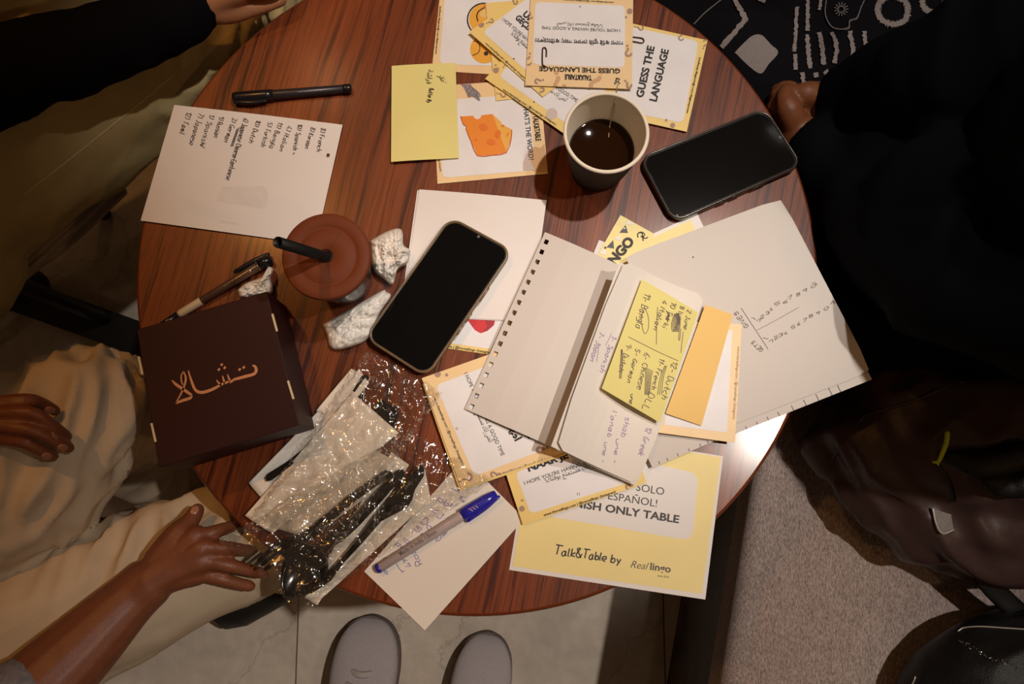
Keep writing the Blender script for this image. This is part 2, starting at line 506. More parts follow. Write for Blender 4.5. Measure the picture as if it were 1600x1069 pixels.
def fuse(name, parts, voxel, mats, parent=None, smooth=4, fold=None, clip=None, **kw):
    """one continuous surface grown around all the parts"""
    V, Fs = join(parts)
    me = bpy.data.meshes.new('tmp')
    me.from_pydata([tuple(v) for v in V], [], Fs)
    o = bpy.data.objects.new('tmp', me)
    COL.objects.link(o)
    m = o.modifiers.new('r', 'REMESH'); m.mode = 'VOXEL'; m.voxel_size = voxel; m.use_smooth_shade = True
    if smooth:
        s = o.modifiers.new('s', 'SMOOTH'); s.factor = 0.5; s.iterations = smooth
    dg = bpy.context.evaluated_depsgraph_get()
    ev = bpy.data.meshes.new_from_object(o.evaluated_get(dg), depsgraph=dg)
    bpy.data.objects.remove(o)
    n = len(ev.vertices)
    co = np.empty(n * 3, np.float32); ev.vertices.foreach_get('co', co); co = co.reshape(-1, 3)
    if fold:
        no = np.empty(n * 3, np.float32); ev.vertices.foreach_get('normal', no); no = no.reshape(-1, 3)
        d = np.array([fold(Vector(p)) for p in co], np.float32)
        co = co + no * d[:, None]
    lo, hi = co.min(0), co.max(0)
    org = Vector(((lo[0] + hi[0]) / 2, (lo[1] + hi[1]) / 2, lo[2]))
    co = co - np.array(org, np.float32)
    ev.vertices.foreach_set('co', co.astype(np.float32).ravel())
    ev.polygons.foreach_set('use_smooth', [True] * len(ev.polygons))
    ev.materials.clear()
    ev.materials.append(M[mats])
    ev.update()
    ev.name = name
    o = bpy.data.objects.new(name, ev)
    COL.objects.link(o)
    if parent is not None:
        o.parent = parent
        o.location = org - wloc(parent)
    else:
        o.location = org
    return tag(o, **kw)

def folds(direction, amp, wave, stretch=0.22, seed=0.0, ridge=True):
    d = Vector(direction).normalized()
    off = Vector((seed, seed * 1.7, seed * 0.6))
    def f(p):
        q = p - d * (p.dot(d) * (1 - stretch)) + off
        a = noise.noise(q / wave)
        b = noise.noise(q / (wave * 0.45) + Vector((3.1, 1.7, 9.2)))
        if ridge: a = 1 - 2 * abs(a) * 1.6
        return amp * (0.7 * a + 0.3 * b)
    return f

def surface(o):
    me = o.data
    mw = wloc(o)
    return BVHTree.FromPolygons([v.co + mw for v in me.vertices], [tuple(p.vertices) for p in me.polygons])

# ------------------------------------------------------------------ lettering
_tx = {}
def text2d(s, bold=0.0, shear=0.0):
    key = (s, bold, shear)
    if key in _tx: return _tx[key]
    cu = bpy.data.curves.new('t', 'FONT')
    cu.body = s; cu.size = 1; cu.resolution_u = 3; cu.offset = bold; cu.shear = shear; cu.fill_mode = 'FRONT'
    o = bpy.data.objects.new('t', cu)
    COL.objects.link(o)
    dg = bpy.context.evaluated_depsgraph_get()
    me = bpy.data.meshes.new_from_object(o.evaluated_get(dg), depsgraph=dg)
    V = [(v.co.x, v.co.y) for v in me.vertices]
    Fs = [tuple(p.vertices) for p in me.polygons]
    bpy.data.objects.remove(o); bpy.data.curves.remove(cu); bpy.data.meshes.remove(me)
    x0 = min(v[0] for v in V); x1 = max(v[0] for v in V)
    V = [((x - x0) / (x1 - x0), y / (x1 - x0)) for x, y in V]
    _tx[key] = (V, Fs, 0.72 / (x1 - x0))
    return _tx[key]

# joined forms of the letters: isolated, final, initial, medial
_AR = {'ا': (0xFE8D, 0xFE8E), 'أ': (0xFE83, 0xFE84), 'إ': (0xFE87, 0xFE88), 'د': (0xFEA9, 0xFEAA), 'و': (0xFEED, 0xFEEE), 'ر': (0xFEAD, 0xFEAE), 'ى': (0xFEEF, 0xFEF0), 'ة': (0xFE93, 0xFE94)}
for ch, b in (('ت', 0xFE95), ('م', 0xFEE1), ('ن', 0xFEE5), ('ك', 0xFED9), ('س', 0xFEB1), ('ع', 0xFEC9), ('ب', 0xFE8F), ('ق', 0xFED5), ('ش', 0xFEB5), ('ل', 0xFEDD), ('ي', 0xFEF1), ('ف', 0xFED1), ('خ', 0xFEA5)):
    _AR[ch] = (b, b + 1, b + 2, b + 3)
def arabic(s):
    out = []
    for i, ch in enumerate(s):
        if ch not in _AR:
            out.append(ch); continue
        pj = i > 0 and s[i - 1] in _AR and len(_AR[s[i - 1]]) == 4
        nj = len(_AR[ch]) == 4 and i + 1 < len(s) and s[i + 1] in _AR
        out.append(chr(_AR[ch][3 if pj and nj else 2 if nj else 1 if pj else 0]))
    return ''.join(out[::-1])

# single-stroke handwriting letters on a 0-9 grid (x y pairs; baseline 2)
G = {
 'a': '46 26 04 12 32 46|46 43 52', 'b': '09 02|04 26 45 43 22 03', 'c': '46 26 05 03 22 42', 'd': '46 26 04 12 32 45|49 42', 'e': '04 44 46 26 05 03 22 42',
 'f': '49 38 31|16 46', 'g': '46 26 04 13 33 46|46 41 20 00', 'h': '09 02|04 26 46 42', 'i': '06 03 12|08 08', 'j': '26 21 00|28 28', 'k': '09 02|46 04 42', 'l': '09 03 12',
 'm': '06 02|04 16 26 22|24 36 46 42', 'n': '06 02|04 26 46 42', 'o': '26 05 03 22 43 45 26', 'p': '06 00|05 26 46 44 32 03', 'q': '46 26 04 13 33 46|46 40', 'r': '06 02|04 26 46',
 's': '46 16 05 34 43 32 02', 't': '29 23 42|06 46', 'u': '06 03 22 42|46 42', 'v': '06 22 46', 'w': '06 12 24 32 46', 'x': '06 42|46 02', 'y': '06 23|46 10', 'z': '06 46 02 42',
 'A': '02 29 42|14 35', 'B': '02 09 29 38 26 06|26 44 32 02', 'C': '48 29 07 04 22 43', 'D': '02 09 29 47 44 22 02', 'E': '49 09 02 42|06 36', 'F': '49 09 02|06 36', 'G': '48 29 07 04 22 43 45 25', 'H': '09 02|49 42|06 46',
 'I': '09 02', 'J': '19 49|39 33 12 03', 'K': '09 02|49 05 42', 'L': '09 02 42', 'M': '02 09 25 49 42', 'N': '02 09 42 49', 'O': '29 07 04 22 44 47 29', 'P': '02 09 39 47 35 05', 'R': '02 09 39 47 35 05|25 42',
 'S': '48 29 07 36 44 22 03', 'T': '09 59|29 22', 'U': '09 04 22 44 49', 'V': '09 22 49', '0': '29 07 04 22 44 47 29', '1': '07 29 22', '2': '07 29 47 02 42', '3': '08 29 47 25 44 22 03', '4': '39 04 44|35 32', '5': '49 09 06 36 44 22 03',
 '6': '49 16 04 22 43 25 05', '7': '09 49 12', '8': '26 08 29 48 26 04 22 44 26', '9': '46 26 08 29 48 46 32', ')': '09 28 24 02', '(': '29 08 04 22', '-': '05 35', '!': '09 05|02 02', '.': '02 02', '&': '42 08 29 28 04 22 45', '~': '05 16 34 45', ',': '12 01', "'": '19 17',
}
def strokes(s, jit, seed):
    rnd = random.Random(seed)
    out = []; x = 0.0
    for ch in s:
        if ch == ' ':
            x += 4.0; continue
        if ch not in G: continue
        mx = 0
        for st in G[ch].split('|'):
            q = [(int(p[0]), int(p[1]) - 2) for p in st.split()]
            mx = max(mx, max(p[0] for p in q))
            q = [(x + p[0] + rnd.uniform(-jit, jit) + 0.12 * p[1], p[1] + rnd.uniform(-jit, jit)) for p in q]
            if len(q) == 2 and abs(q[0][0] - q[1][0]) < 1 and abs(q[0][1] - q[1][1]) < 1: q = [q[0], (q[0][0] + 0.6, q[0][1] + 0.5)]
            out.append([tuple(p) for p in spline(q, 4)])
        x += mx + 2.0
    return out, max(x - 2.0, 1)

# ------------------------------------------------------------------ flat sheets of paper and card
SHEETS = []
class Sheet:
    def __init__(s, name, q, z, mats, label, cat, group=None, parent=None, th=0.0005, bump=None, n=(2, 2), us=None, vs=None, holes=(), part=None, corner=0.0, cname=None):
        zz = z if isinstance(z, (list, tuple)) else [z] * 4
        s.W = [P(x, y, h) for (x, y), h in zip(q, zz)]
        s.bump = bump
        s.layers = {}
        us = us or [i / n[0] for i in range(n[0] + 1)]
        vs_ = vs or [i / n[1] for i in range(n[1] + 1)]
        nu, nv = len(us), len(vs_)
        top = [s.pos(u, v) for v in vs_ for u in us]
        if corner:
            for (iu, iv) in ((0, 0), (nu - 1, 0), (0, nv - 1), (nu - 1, nv - 1)):
                u = corner if iu == 0 else 1 - corner; v = corner if iv == 0 else 1 - corner
                top[iv * nu + iu] = s.pos(u * 0.55 + 0.45 * us[iu], v * 0.55 + 0.45 * vs_[iv])
        bot = [p - Vector((0, 0, th)) for p in top]
        N = nu * nv
        Fs = []
        cells = {(i, j) for i in range(nu - 1) for j in range(nv - 1)} - set(holes)
        nrm = (s.W[1] - s.W[0]).cross(s.W[3] - s.W[0]).z > 0
        for (i, j) in cells:
            a, b, c, d = j * nu + i, j * nu + i + 1, (j + 1) * nu + i + 1, (j + 1) * nu + i
            f = [(a, b, c, d), (N + d, N + c, N + b, N + a)]
            for (di, dj, e0, e1) in ((0, -1, a, b), (1, 0, b, c), (0, 1, c, d), (-1, 0, d, a)):
                if (i + di, j + dj) not in cells: f.append((e0, N + e0, N + e1, e1))
            Fs += f if nrm else [t[::-1] for t in f]
        if part is None:
            s.o = mk(name, top + bot, Fs, mats, None, label, cat, group, smooth=False)
        else:
            s.o = mk(name, top + bot, Fs, mats, part, label)
        s.parent = s.o
        SHEETS.append(s)
    def pos(s, u, v):
        a, b, c, d = s.W
        p = a * (1 - u) * (1 - v) + b * u * (1 - v) + c * u * v + d * (1 - u) * v
        if s.bump: p = p + Vector((0, 0, s.bump(u, v)))
        return p
    def uv(s, x, y):
        a, b, c, d = s.W
        u = v = 0.5
        for _ in range(8):
            p = a * (1 - u) * (1 - v) + b * u * (1 - v) + c * u * v + d * (1 - u) * v
            du = (b - a) * (1 - v) + (c - d) * v
            dv = (d - a) * (1 - u) + (c - b) * u
            ex, ey = x - p.x, y - p.y
            det = du.x * dv.y - du.y * dv.x
            u += (ex * dv.y - ey * dv.x) / det
            v += (du.x * ey - du.y * ex) / det
        return u, v
    def zat(s, x, y):
        u, v = s.uv(x, y)
        return s.pos(min(max(u, -0.1), 1.1), min(max(v, -0.1), 1.1)).z
    def at(s, x, y):
        """the seen pixel -> the point on the sheet"""
        z = s.W[0].z
        for _ in range(4):
            p = P(x, y, z)
            z = s.zat(p.x, p.y)
        return P(x, y, z)
    def lay(s, V, Fs, m, name, dz):
        s.cnt = getattr(s, 'cnt', 0)
        L = s.layers.setdefault((m, name), ([], []))
        n = len(L[0])
        for v in V: L[0].append(Vector((v[0], v[1], s.zat(v[0], v[1]) + dz)))
        for f in Fs:
            cx, cy = sum(V[i][0] for i in f) / len(f), sum(V[i][1] for i in f) / len(f)
            u, v = s.uv(cx, cy)
            if 0.004 < u < 0.996 and 0.004 < v < 0.996: L[1].append(tuple(i + n for i in f))
    def poly(s, pts, m, name, dz=0.0002, world=False):
        q = [s.at(*p) for p in pts] if not world else pts
        tri = tessellate_polygon([[Vector((p.x, p.y, 0)) for p in q]])
        Fs = []
        for t in tri:
            a, b, c = (q[i] for i in t)
            if (b - a).xy.cross((c - a).xy) < 0: t = (t[0], t[2], t[1])
            Fs.append(tuple(t))
        s.lay(q, Fs, m, name, dz)
    def panel(s, pts, r, m='card_white', name='white_panel', dz=0.0002):
        """rounded polygon through seen corner points, r in pixels"""
        out = []
        n = len(pts)
        for i in range(n):
            p = np.array(pts[i], float); a = np.array(pts[i - 1], float); b = np.array(pts[(i + 1) % n], float)
            da = (a - p) / np.linalg.norm(a - p); db = (b - p) / np.linalg.norm(b - p)
            for k in range(7):
                t = k / 6
                out.append(tuple((p + da * r) * (1 - t) ** 2 + p * 2 * t * (1 - t) + (p + db * r) * t * t))
        s.poly(out, m, name, dz)
    def disc(s, x, y, r, m, name='printed_motif', dz=0.0004, ry=None, ang=0):
        ca, sa = math.cos(ang), math.sin(ang)
        ry = ry or r
        s.poly([(x + r * ca * math.cos(a) - ry * sa * math.sin(a), y + r * sa * math.cos(a) + ry * ca * math.sin(a)) for a in [2 * math.pi * i / 20 for i in range(20)]], m, name, dz)
    def text(s, t, p0, p1, m='ink', bold=0.0, shear=0.0, cap=None, name='printed_text', dz=0.0006, flip=False):
        s.cnt = getattr(s, 'cnt', 0) + 1; name = name + '#%d' % s.cnt
        V, Fs, c = text2d(t, bold, shear)
        A, B = s.at(*p0), s.at(*p1)
        e = (B - A); e.z = 0
        up = Vector((-e.y, e.x, 0))
        k = 1.0
        if cap:
            mm = (s.at(p0[0], p0[1] + 10) - A).length / 10
            k = cap * mm / (c * e.length)
        s.lay([A + e * x + up * (y * k) for x, y in V], Fs, m, name, dz)
    def ribbon(s, pts, wd, m, name, dz=0.0006, world=False):
        q = pts if world else [s.at(*p) for p in pts]
        n = len(q)
        ws = wd if isinstance(wd, (list, tuple)) else [wd] * n
        V = []
        for i in range(n):
            t = q[min(i + 1, n - 1)] - q[max(i - 1, 0)]
            t = Vector((t.x, t.y, 0))
            if t.length < 1e-9: t = Vector((1, 0, 0))
            t.normalize()
            nn = Vector((-t.y, t.x, 0))
            V += [q[i] + nn * ws[i] / 2, q[i] - nn * ws[i] / 2]
        s.lay(V, [(2 * i + 1, 2 * i + 3, 2 * i + 2, 2 * i) for i in range(n - 1)], m, name, dz)
    def curve(s, pts, wd, m, name='printed_motif', dz=0.0005, n=5):
        sp = [tuple(p) for p in spline(pts, n)]
        if isinstance(wd, (list, tuple)): wd = [float(x[0]) for x in spline([(x,) for x in wd], n)]
        s.ribbon(sp, wd, m, name, dz)
    def write(s, t, p0, p1, cap, m='pen_black', wd=0.0006, jit=0.35, name='handwriting', seed=1, dz=0.0006):
        s.cnt = getattr(s, 'cnt', 0) + 1; name = name + '#%d' % s.cnt
        st, L = strokes(t, jit, seed)
        A, B = s.at(*p0), s.at(*p1)
        e = B - A; e.z = 0
        up = Vector((-e.y, e.x, 0)).normalized()
        mm = (s.at(p0[0], p0[1] + 10) - A).length / 10
        for q in st:
            s.ribbon([A + e * (x / L) + up * (y / 7 * cap * mm) for x, y in q], wd, m, name, dz, True)
    def qmark(s, x, y, h, ang, m='motif', wd=0.0022):
        """question mark centred on a seen point, h tall, turned by ang (0 upright)"""
        a = math.radians(ang); ca, sa = math.cos(a), math.sin(a)
        g = [(-0.25, -0.28), (-0.10, -0.46), (0.16, -0.44), (0.26, -0.24), (0.12, -0.04), (0.0, 0.08), (0.0, 0.22)]
        f = lambda p: (x + h * (p[0] * ca - p[1] * sa), y + h * (p[0] * sa + p[1] * ca))
        s.cnt = getattr(s, 'cnt', 0) + 1; name = 'question_mark#%d' % s.cnt
        s.curve([f(p) for p in g], wd, m, name)
        d = f((0.0, 0.42)); s.disc(d[0], d[1], wd * 750 * 1.1, m, name)

def flush():
    for s in SHEETS:
        for (m, name), (V, Fs) in s.layers.items():
            nm = name.split('#')[0]
            mk(nm, V, Fs, m, s.parent, kind='stuff' if nm in ('printed_text', 'handwriting', 'printed_motif', 'punched_slot', 'question_mark', 'printed_bunting', 'printed_cheese', 'printed_hand', 'printed_heart', 'show_through', 'white_panel') else None)
        s.layers = {}

# ================================================================== THE SETTING: floor of concrete slabs
fl = mk('floor', *box(-1.9, -1.5, -0.06, 1.9, 1.9, -0.004), 'grout', kind='structure')
tile_me = None
S_ = 0.62
jx = P(465, 980, 0).x
for i in range(-2, 4):
    for j in range(-2, 3):
        x0, y0 = jx + i * S_, -0.02 + j * S_
        if tile_me is None:
            o = mk('floor_slab', *box(x0 + 0.0012, y0 + 0.0012, -0.004, x0 + S_ - 0.0012, y0 + S_ - 0.0012, 0.0), 'floor', fl)
            tile_me = o
        else:
            o = tile_me.copy(); COL.objects.link(o)
            o.location = tile_me.location + Vector(((i + 2) * S_, (j + 2) * S_, 0))

# ================================================================== THE BENCH on the right
B0, B1 = Vector((0.306, 0.005)), Vector((0.2553, -0.244))
bd = (B0 - B1).normalized(); bn = Vector((bd.y, -bd.x))       # along the front edge, away from the table
def bp(a, d, z):
    v = B0 + bd * a + bn * d
    return Vector((v.x, v.y, z))
def bench_box(a0, a1, d0, d1, z0, z1, r=0.012):
    bm = bmesh.new()
    vs_ = [bm.verts.new(bp(a, d, z)) for z in (z0, z1) for a, d in ((a0, d0), (a1, d0), (a1, d1), (a0, d1))]
    for f in ((3, 2, 1, 0), (4, 5, 6, 7), (0, 1, 5, 4), (1, 2, 6, 5), (2, 3, 7, 6), (3, 0, 4, 7)):
        bm.faces.new([vs_[i] for i in f])
    bmesh.ops.recalc_face_normals(bm, faces=bm.faces)
    bmesh.ops.bevel(bm, geom=list(bm.edges), offset=r, segments=3, affect='EDGES', profile=0.5)
    V = [v.co.copy() for v in bm.verts]; bm.verts.index_update()
    Fs = [[v.index for v in f.verts] for f in bm.faces]
    bm.free()
    return V, Fs
bench = empty('bench', bp(-0.2, 0.3, 0), 'long low bench with greige woven seat and dark wooden front', 'bench')
mk('seat_cushion', *bench_box(-1.0, 1.05, 0.0, 0.72, 0.335, 0.42, 0.018), 'bench_fabric', bench, smooth=True)
mk('front_panel', *bench_box(-1.0, 1.05, 0.022, 0.045, 0.0, 0.334, 0.002), 'bench_wood', bench)
mk('plinth', *bench_box(-0.99, 1.04, 0.046, 0.70, 0.0, 0.334, 0.002), 'bench_wood', bench)
mk('backrest', *bench_box(-1.0, 1.05, 0.73, 0.80, 0.0, 0.74, 0.02), 'bench_fabric', bench, smooth=True)

# ================================================================== THE TABLE
TC = Vector((-0.0373, 0.2296)); TR = 0.3655
table = empty('cafe_table', (TC.x, TC.y, 0), 'round dark oak cafe table covered in cards and papers', 'table')
prof = [(0.0005, T - 0.024), (TR - 0.012, T - 0.024), (TR - 0.003, T - 0.021), (TR - 0.0005, T - 0.016)]
mk('edge_band', *lathe([(TR - 0.012, T - 0.0245), (TR - 0.003, T - 0.022), (TR, T - 0.016), (TR, T - 0.005), (TR - 0.0015, T - 0.0015), (TR - 0.004, T - 0.0002), (TR - 0.012, T - 0.001)], TC, 160, False), 'edge', table, smooth=True)
mk('tabletop', *lathe([(TR - 0.004, T - 0.0235), (TR - 0.004, T)], TC, 160), 'table', table, origin=Vector((TC.x, TC.y, T - 0.0235)))
mk('pedestal', *lathe([(0.05, 0.02), (0.036, 0.03), (0.034, T - 0.06), (0.06, T - 0.05), (0.11, T - 0.03), (0.11, T - 0.0245)], TC, 32), 'iron', table, smooth=True)
mk('base', *lathe([(0.20, 0.0), (0.20, 0.008), (0.19, 0.013), (0.07, 0.019), (0.05, 0.026)], TC, 48), 'iron', table, smooth=True)

# ================================================================== SEATS of the two people on the left
def seat(name, q, z, th, m, label, legm='iron'):
    c = sum(PL(q, z), Vector()) / len(q)
    t = empty(name, (c.x, c.y, 0), label, 'chair')
    loop = PL(q, z)
    bm = bmesh.new()
    V, Fs = prism([(p.x, p.y) for p in loop], z - th, z)
    vv = [bm.verts.new(v) for v in V]
    for f in Fs: bm.faces.new([vv[i] for i in f])
    bmesh.ops.recalc_face_normals(bm, faces=bm.faces)
    bmesh.ops.bevel(bm, geom=list(bm.edges), offset=0.022, segments=4, affect='EDGES', profile=0.5)
    bm.verts.index_update()
    mk('seat', [v.co.copy() for v in bm.verts], [[v.index for v in f.verts] for f in bm.faces], m, t, smooth=True)
    bm.free()
    return t, loop, c
ca, la, cca = seat('lounge_chair', [(-420, 170), (-60, 150), (90, 290), (50, 360), (-40, 430), (-420, 520)], 0.44, 0.07, 'seat_grey', 'taupe padded chair under khaki trousers with black metal floor bar')
for i, p in enumerate((la[0], la[1], la[4], la[5])):
    q = p + (cca - p) * 0.18
    mk('leg', *tube([(q.x, q.y, 0.012, 0.012), (q.x, q.y, 0.37, 0.012)], 10, 2), 'iron', ca, smooth=True)
a0, a1 = P(10, 455, 0.05), P(260, 545, 0.05)
d_ = (a1 - a0).normalized(); n_ = Vector((-d_.y, d_.x, 0)) * 0.029
mk('floor_bar', *prism([(p.x, p.y) for p in (a0 - n_, a1 - n_, a1 + n_, a0 + n_)], 0.0, 0.05), 'iron', ca)
mk('bar_end', *tube([(a0.x - 0.012, a0.y + 0.0, 0.034, 0.034), (a0.x + 0.03, a0.y + 0.01, 0.034, 0.034)], 16, 2, flat=(1.0, 0.9)), 'iron', ca, smooth=True)
mk('bolt', *lathe([(0.005, 0.064), (0.005, 0.069), (0.003, 0.071)], (P(28, 462, 0.06).x, P(28, 462, 0.06).y), 12), 'piping', ca, smooth=True)
# rumpled throw that hangs from the front of the seat
S1 = []
for k in range(40):
    t = k / 39
    row = []
    for j in range(14):
        s = j / 13
        x = -40 + 235 * t + 26 * s * (1 - t); y = 428 - 150 * t - 30 * t * t + 52 * s
        zz = 0.462 - 0.06 * s - 0.02 * t + 0.009 * math.sin(s * 17 + t * 3) + 0.003 * math.sin(9 * t + s * 4)
        row.append(P(x, y, zz))
    S1.append(row)
V, Fs = rings(S1, False, False)
th_ = mk('throw', V, Fs, 'seat_grey', None, 'taupe ribbed fabric hanging below the khaki trouser leg', 'throw', smooth=True)
th_.modifiers.new('s', 'SOLIDIFY').thickness = 0.004

cb, lb, ccb = seat('armchair', [(-420, 700), (40, 720), (175, 790), (215, 900), (140, 1020), (-60, 1260), (-420, 1260)], 0.43, 0.09, 'seat_brown', 'brown upholstered chair under the beige chinos')
for i, p in enumerate((lb[0], lb[2], lb[4], lb[6])):
    q = p + (ccb - p) * 0.2
    mk('leg', *tube([(q.x, q.y, 0.012, 0.014), (q.x, q.y, 0.34, 0.017)], 10, 2), 'bench_wood', cb, smooth=True)

# ================================================================== PEOPLE
def head_parts(c, fwd, neck):
    """skull, jaw, nose, ears and neck around a centre; fwd is the way the face looks"""
    f = Vector(fwd).normalized(); up = Vector((0, 0, 1)); s = f.cross(up).normalized(); up = s.cross(f)
    R = Matrix((s, f, up)).transposed()
    c = Vector(c)
    parts = [ball(c + up * 0.02 - f * 0.01, 0.092, scale=(0.84, 1.04, 1.05), rot=R), ball(c - up * 0.055 + f * 0.025, 0.062, scale=(0.92, 1.0, 1.05), rot=R),
             ball(c - up * 0.095 + f * 0.055, 0.026, scale=(1.1, 0.9, 0.8), rot=R)]
    def tb(a, b, ra, rb): return tube([(*a, ra), (*b, rb)], 10, 2)
    parts.append(tb(c + f * 0.086 + up * 0.008, c + f * 0.106 - up * 0.030, 0.009, 0.013))
    for k in (-1, 1):
        parts.append(ball(c + s * (0.079 * k) - up * 0.012 - f * 0.008, 0.030, scale=(0.35, 0.62, 1.05), rot=R))
        parts.append(ball(c + s * (0.032 * k) + f * 0.078 + up * 0.026, 0.014, scale=(1.5, 0.7, 0.6), rot=R))
        parts.append(ball(c + s * (0.045 * k) + f * 0.055 - up * 0.03, 0.028, rot=R))
    parts.append(tb(c - up * 0.06 - f * 0.02, Vector(neck), 0.056, 0.062))
    return parts, (c, f, s, up, R)
def head_children(person, hd, hair_len=0.0):
    c, f, s, up, R = hd
    for k in (-1, 1):
        e = mk('eye', *ball(c + s * (0.032 * k) + f * 0.0765 + up * 0.006, 0.0118, rot=R), 'eye_white', person, smooth=True)
        mk('iris', *ball(c + s * (0.032 * k) + f * 0.0850 + up * 0.005, 0.0050, rot=R), 'eye_dark', e, smooth=True)
        mk('eyebrow', *tube([(*(c + s * (0.018 * k) + f * 0.092 + up * 0.028), 0.003), (*(c + s * (0.034 * k) + f * 0.089 + up * 0.034), 0.0036), (*(c + s * (0.050 * k) + f * 0.076 + up * 0.028), 0.002)], 8, 3), 'hair', person, smooth=True)
    mk('mouth', *tube([(*(c - s * 0.024 + f * 0.078 - up * 0.064), 0.003), (*(c + f * 0.088 - up * 0.062), 0.0062), (*(c + s * 0.024 + f * 0.078 - up * 0.064), 0.003)], 8, 4), 'lip', person, smooth=True)
    hp = [ball(c + up * 0.038 - f * 0.026, 0.098, scale=(0.88, 1.02, 1.0), rot=R)]
    if hair_len:
        for k in (-1, 0, 1):
            hp.append(tube([(*(c + s * 0.06 * k - f * 0.06), 0.06), (*(c + s * 0.07 * k - f * 0.075 - up * hair_len), 0.045)], 12, 3))
    fuse('hair', hp, 0.006, 'hair', person, smooth=2, fold=folds((0, 0, 1), 0.003, 0.012, 0.3))

def finger(pts, r0, r1):
    n = len(pts)
    return tube([(*p, r0 + (r1 - r0) * i / (n - 1)) for i, p in enumerate(pts)], 10, 3)
def hand_parts(wrist, mcps, fingers, thumb, rw=0.021, r0=0.0088, r1=0.0066, palm=0.0125):
    """all nodes world Vectors: palm as four metacarpals, then separate fingers and a thumb"""
    parts = []
    for m in mcps:
        parts.append(tube([(*wrist, rw * 0.85), (*(wrist * 0.5 + m * 0.5), palm * 1.12), (*m, palm * 0.92)], 12, 3))
    for m, f in zip(mcps, fingers):
        parts.append(finger([m] + f, r0, r1))
    parts.append(tube([(*p, r) for p, r in zip(thumb, (0.0165, 0.0145, 0.0100, 0.0080))], 10, 3))
    return parts
def pv(l): return [P(x, y, z) for x, y, z in l]

# ---- person in the black sleeve, top left: seated, facing right
pa_hip = P(-175, 300, 0.50)
pa = empty('person', (pa_hip.x, pa_hip.y, 0), 'person in a black sleeve and khaki trousers seated by the black felt pen', 'person')
dirA = Vector((0.84, 0.54, 0)); sideA = Vector((-0.54, 0.84, 0))
shA = pa_hip + Vector((-0.02, -0.02, 0.50)); hdA = pa_hip + dirA * 0.10 + Vector((0, 0, 0.72))
shAr = shA - sideA * 0.17; shAl = shA + sideA * 0.17
elb = P(-120, 172, 0.665); wr = P(312, 4, 0.662)
hp_, hdi = head_parts(hdA, dirA + Vector((0, 0, -0.25)), shA + Vector((0, 0, 0.02)))
mc = pv([(372, -14, .668), (366, -32, .672), (356, -48, .670), (346, -62, .664)])
fg = [pv([(425, -22, .664), (452, -34, .650), (470, -42, .636)]), pv([(424, -46, .668), (455, -60, .652), (474, -66, .636)]),
      pv([(412, -66, .664), (440, -84, .65), (458, -92, .636)]), pv([(396, -84, .656), (420, -100, .645), (434, -106, .634)])]
thb = pv([(322, 14, .656), (358, 17, .648), (402, 10, .640), (438, 0, .634)])
elb2 = shAl + dirA * 0.10 + Vector((0, 0, -0.30)); wr2 = P(330, -190, 0.66)
d2 = (wr2 - elb2).normalized()
mc2 = [wr2 + d2 * 0.085 + sideA * (0.02 * (k - 1.5)) for k in range(4)]
parts = hp_ + [tube([(*shA, .06), (*(shAr), .045)], 12, 2), tube([(*shA, .06), (*(shAl), .045)], 12, 2),
  tube([(*shAr, .045), (*elb, .036), ], 12, 3), tube([(*elb, .034), (*(elb * 0.45 + wr * 0.55), .030), (*wr, .0245)], 14, 4),
  tube([(*shAl, .045), (*elb2, .036)], 12, 3), tube([(*elb2, .034), (*wr2, .024)], 12, 3)]
parts += hand_parts(wr, mc, fg, thb, rw=0.026, palm=0.0145)
parts += hand_parts(wr2, mc2, [[m + d2 * 0.045 + Vector((0, 0, -0.008)), m + d2 * 0.075 + Vector((0, 0, -0.025))] for m in mc2], [wr2 + sideA * -0.015, wr2 + d2 * 0.04 - sideA * 0.035, wr2 + d2 * 0.07 - sideA * 0.045, wr2 + d2 * 0.09 - sideA * 0.047])
fuse('body', parts, 0.0032, 'skin_a', pa, smooth=5)
head_children(pa, hdi)
hl, hr = pa_hip + sideA * 0.09, pa_hip - sideA * 0.09
tro = [tube([(*(hr + Vector((0, 0, 0))), .115), (*(pa_hip + Vector((0, 0, .02))), .12), (*hl, .115)], 16, 3)]
tro.append(tube([(hr.x, hr.y, .51, .10)] + px([(-64, 305, .51, .099), (114, 190, .525, .092), (262, 84, .525, .082), (372, 22, .505, .068), (412, 40, .40, .060), (425, 110, .22, .052), (430, 165, .06, .05)]), 20, 5))
tro.append(tube([(hl.x, hl.y, .51, .10)] + px([(0, 35, .535, .094), (190, -80, .53, .085), (330, -140, .505, .068), (380, -110, .40, .060), (400, -10, .20, .052), (405, 60, .06, .05)]), 20, 5))
fa1, fa2 = folds((0.45, 0.9, 0.1), 0.006, 0.055, 0.25, 2.0), folds((-0.1, 1, 0.0), 0.010, 0.028, 0.2, 5.0)
kneeA = P(355, 60, .55)
def foldA(p):
    k = max(0.0, 1 - (p - kneeA).length / 0.16)
    return fa1(p) * (1 - k) + fa2(p) * k
trA = fuse('trousers', tro, 0.006, 'khaki', pa, smooth=4, fold=foldA)
bvh = surface(trA)
seam = []
for x, y in [tuple(p) for p in spline([(38, 304), (110, 249), (190, 185), (268, 120)], 14)]:
    o_ = Vector((0, 0, HC)); d_ = (P(x, y, 0.5) - o_).normalized()
    h = bvh.ray_cast(o_, d_)
    if h[0] is not None: seam.append((*(h[0] + Vector((0, 0, 0.0004))), 0.0009))
if len(seam) > 3: mk('seam', *tube(seam[::1], 6, 1), 'khaki_seam', trA, smooth=True)
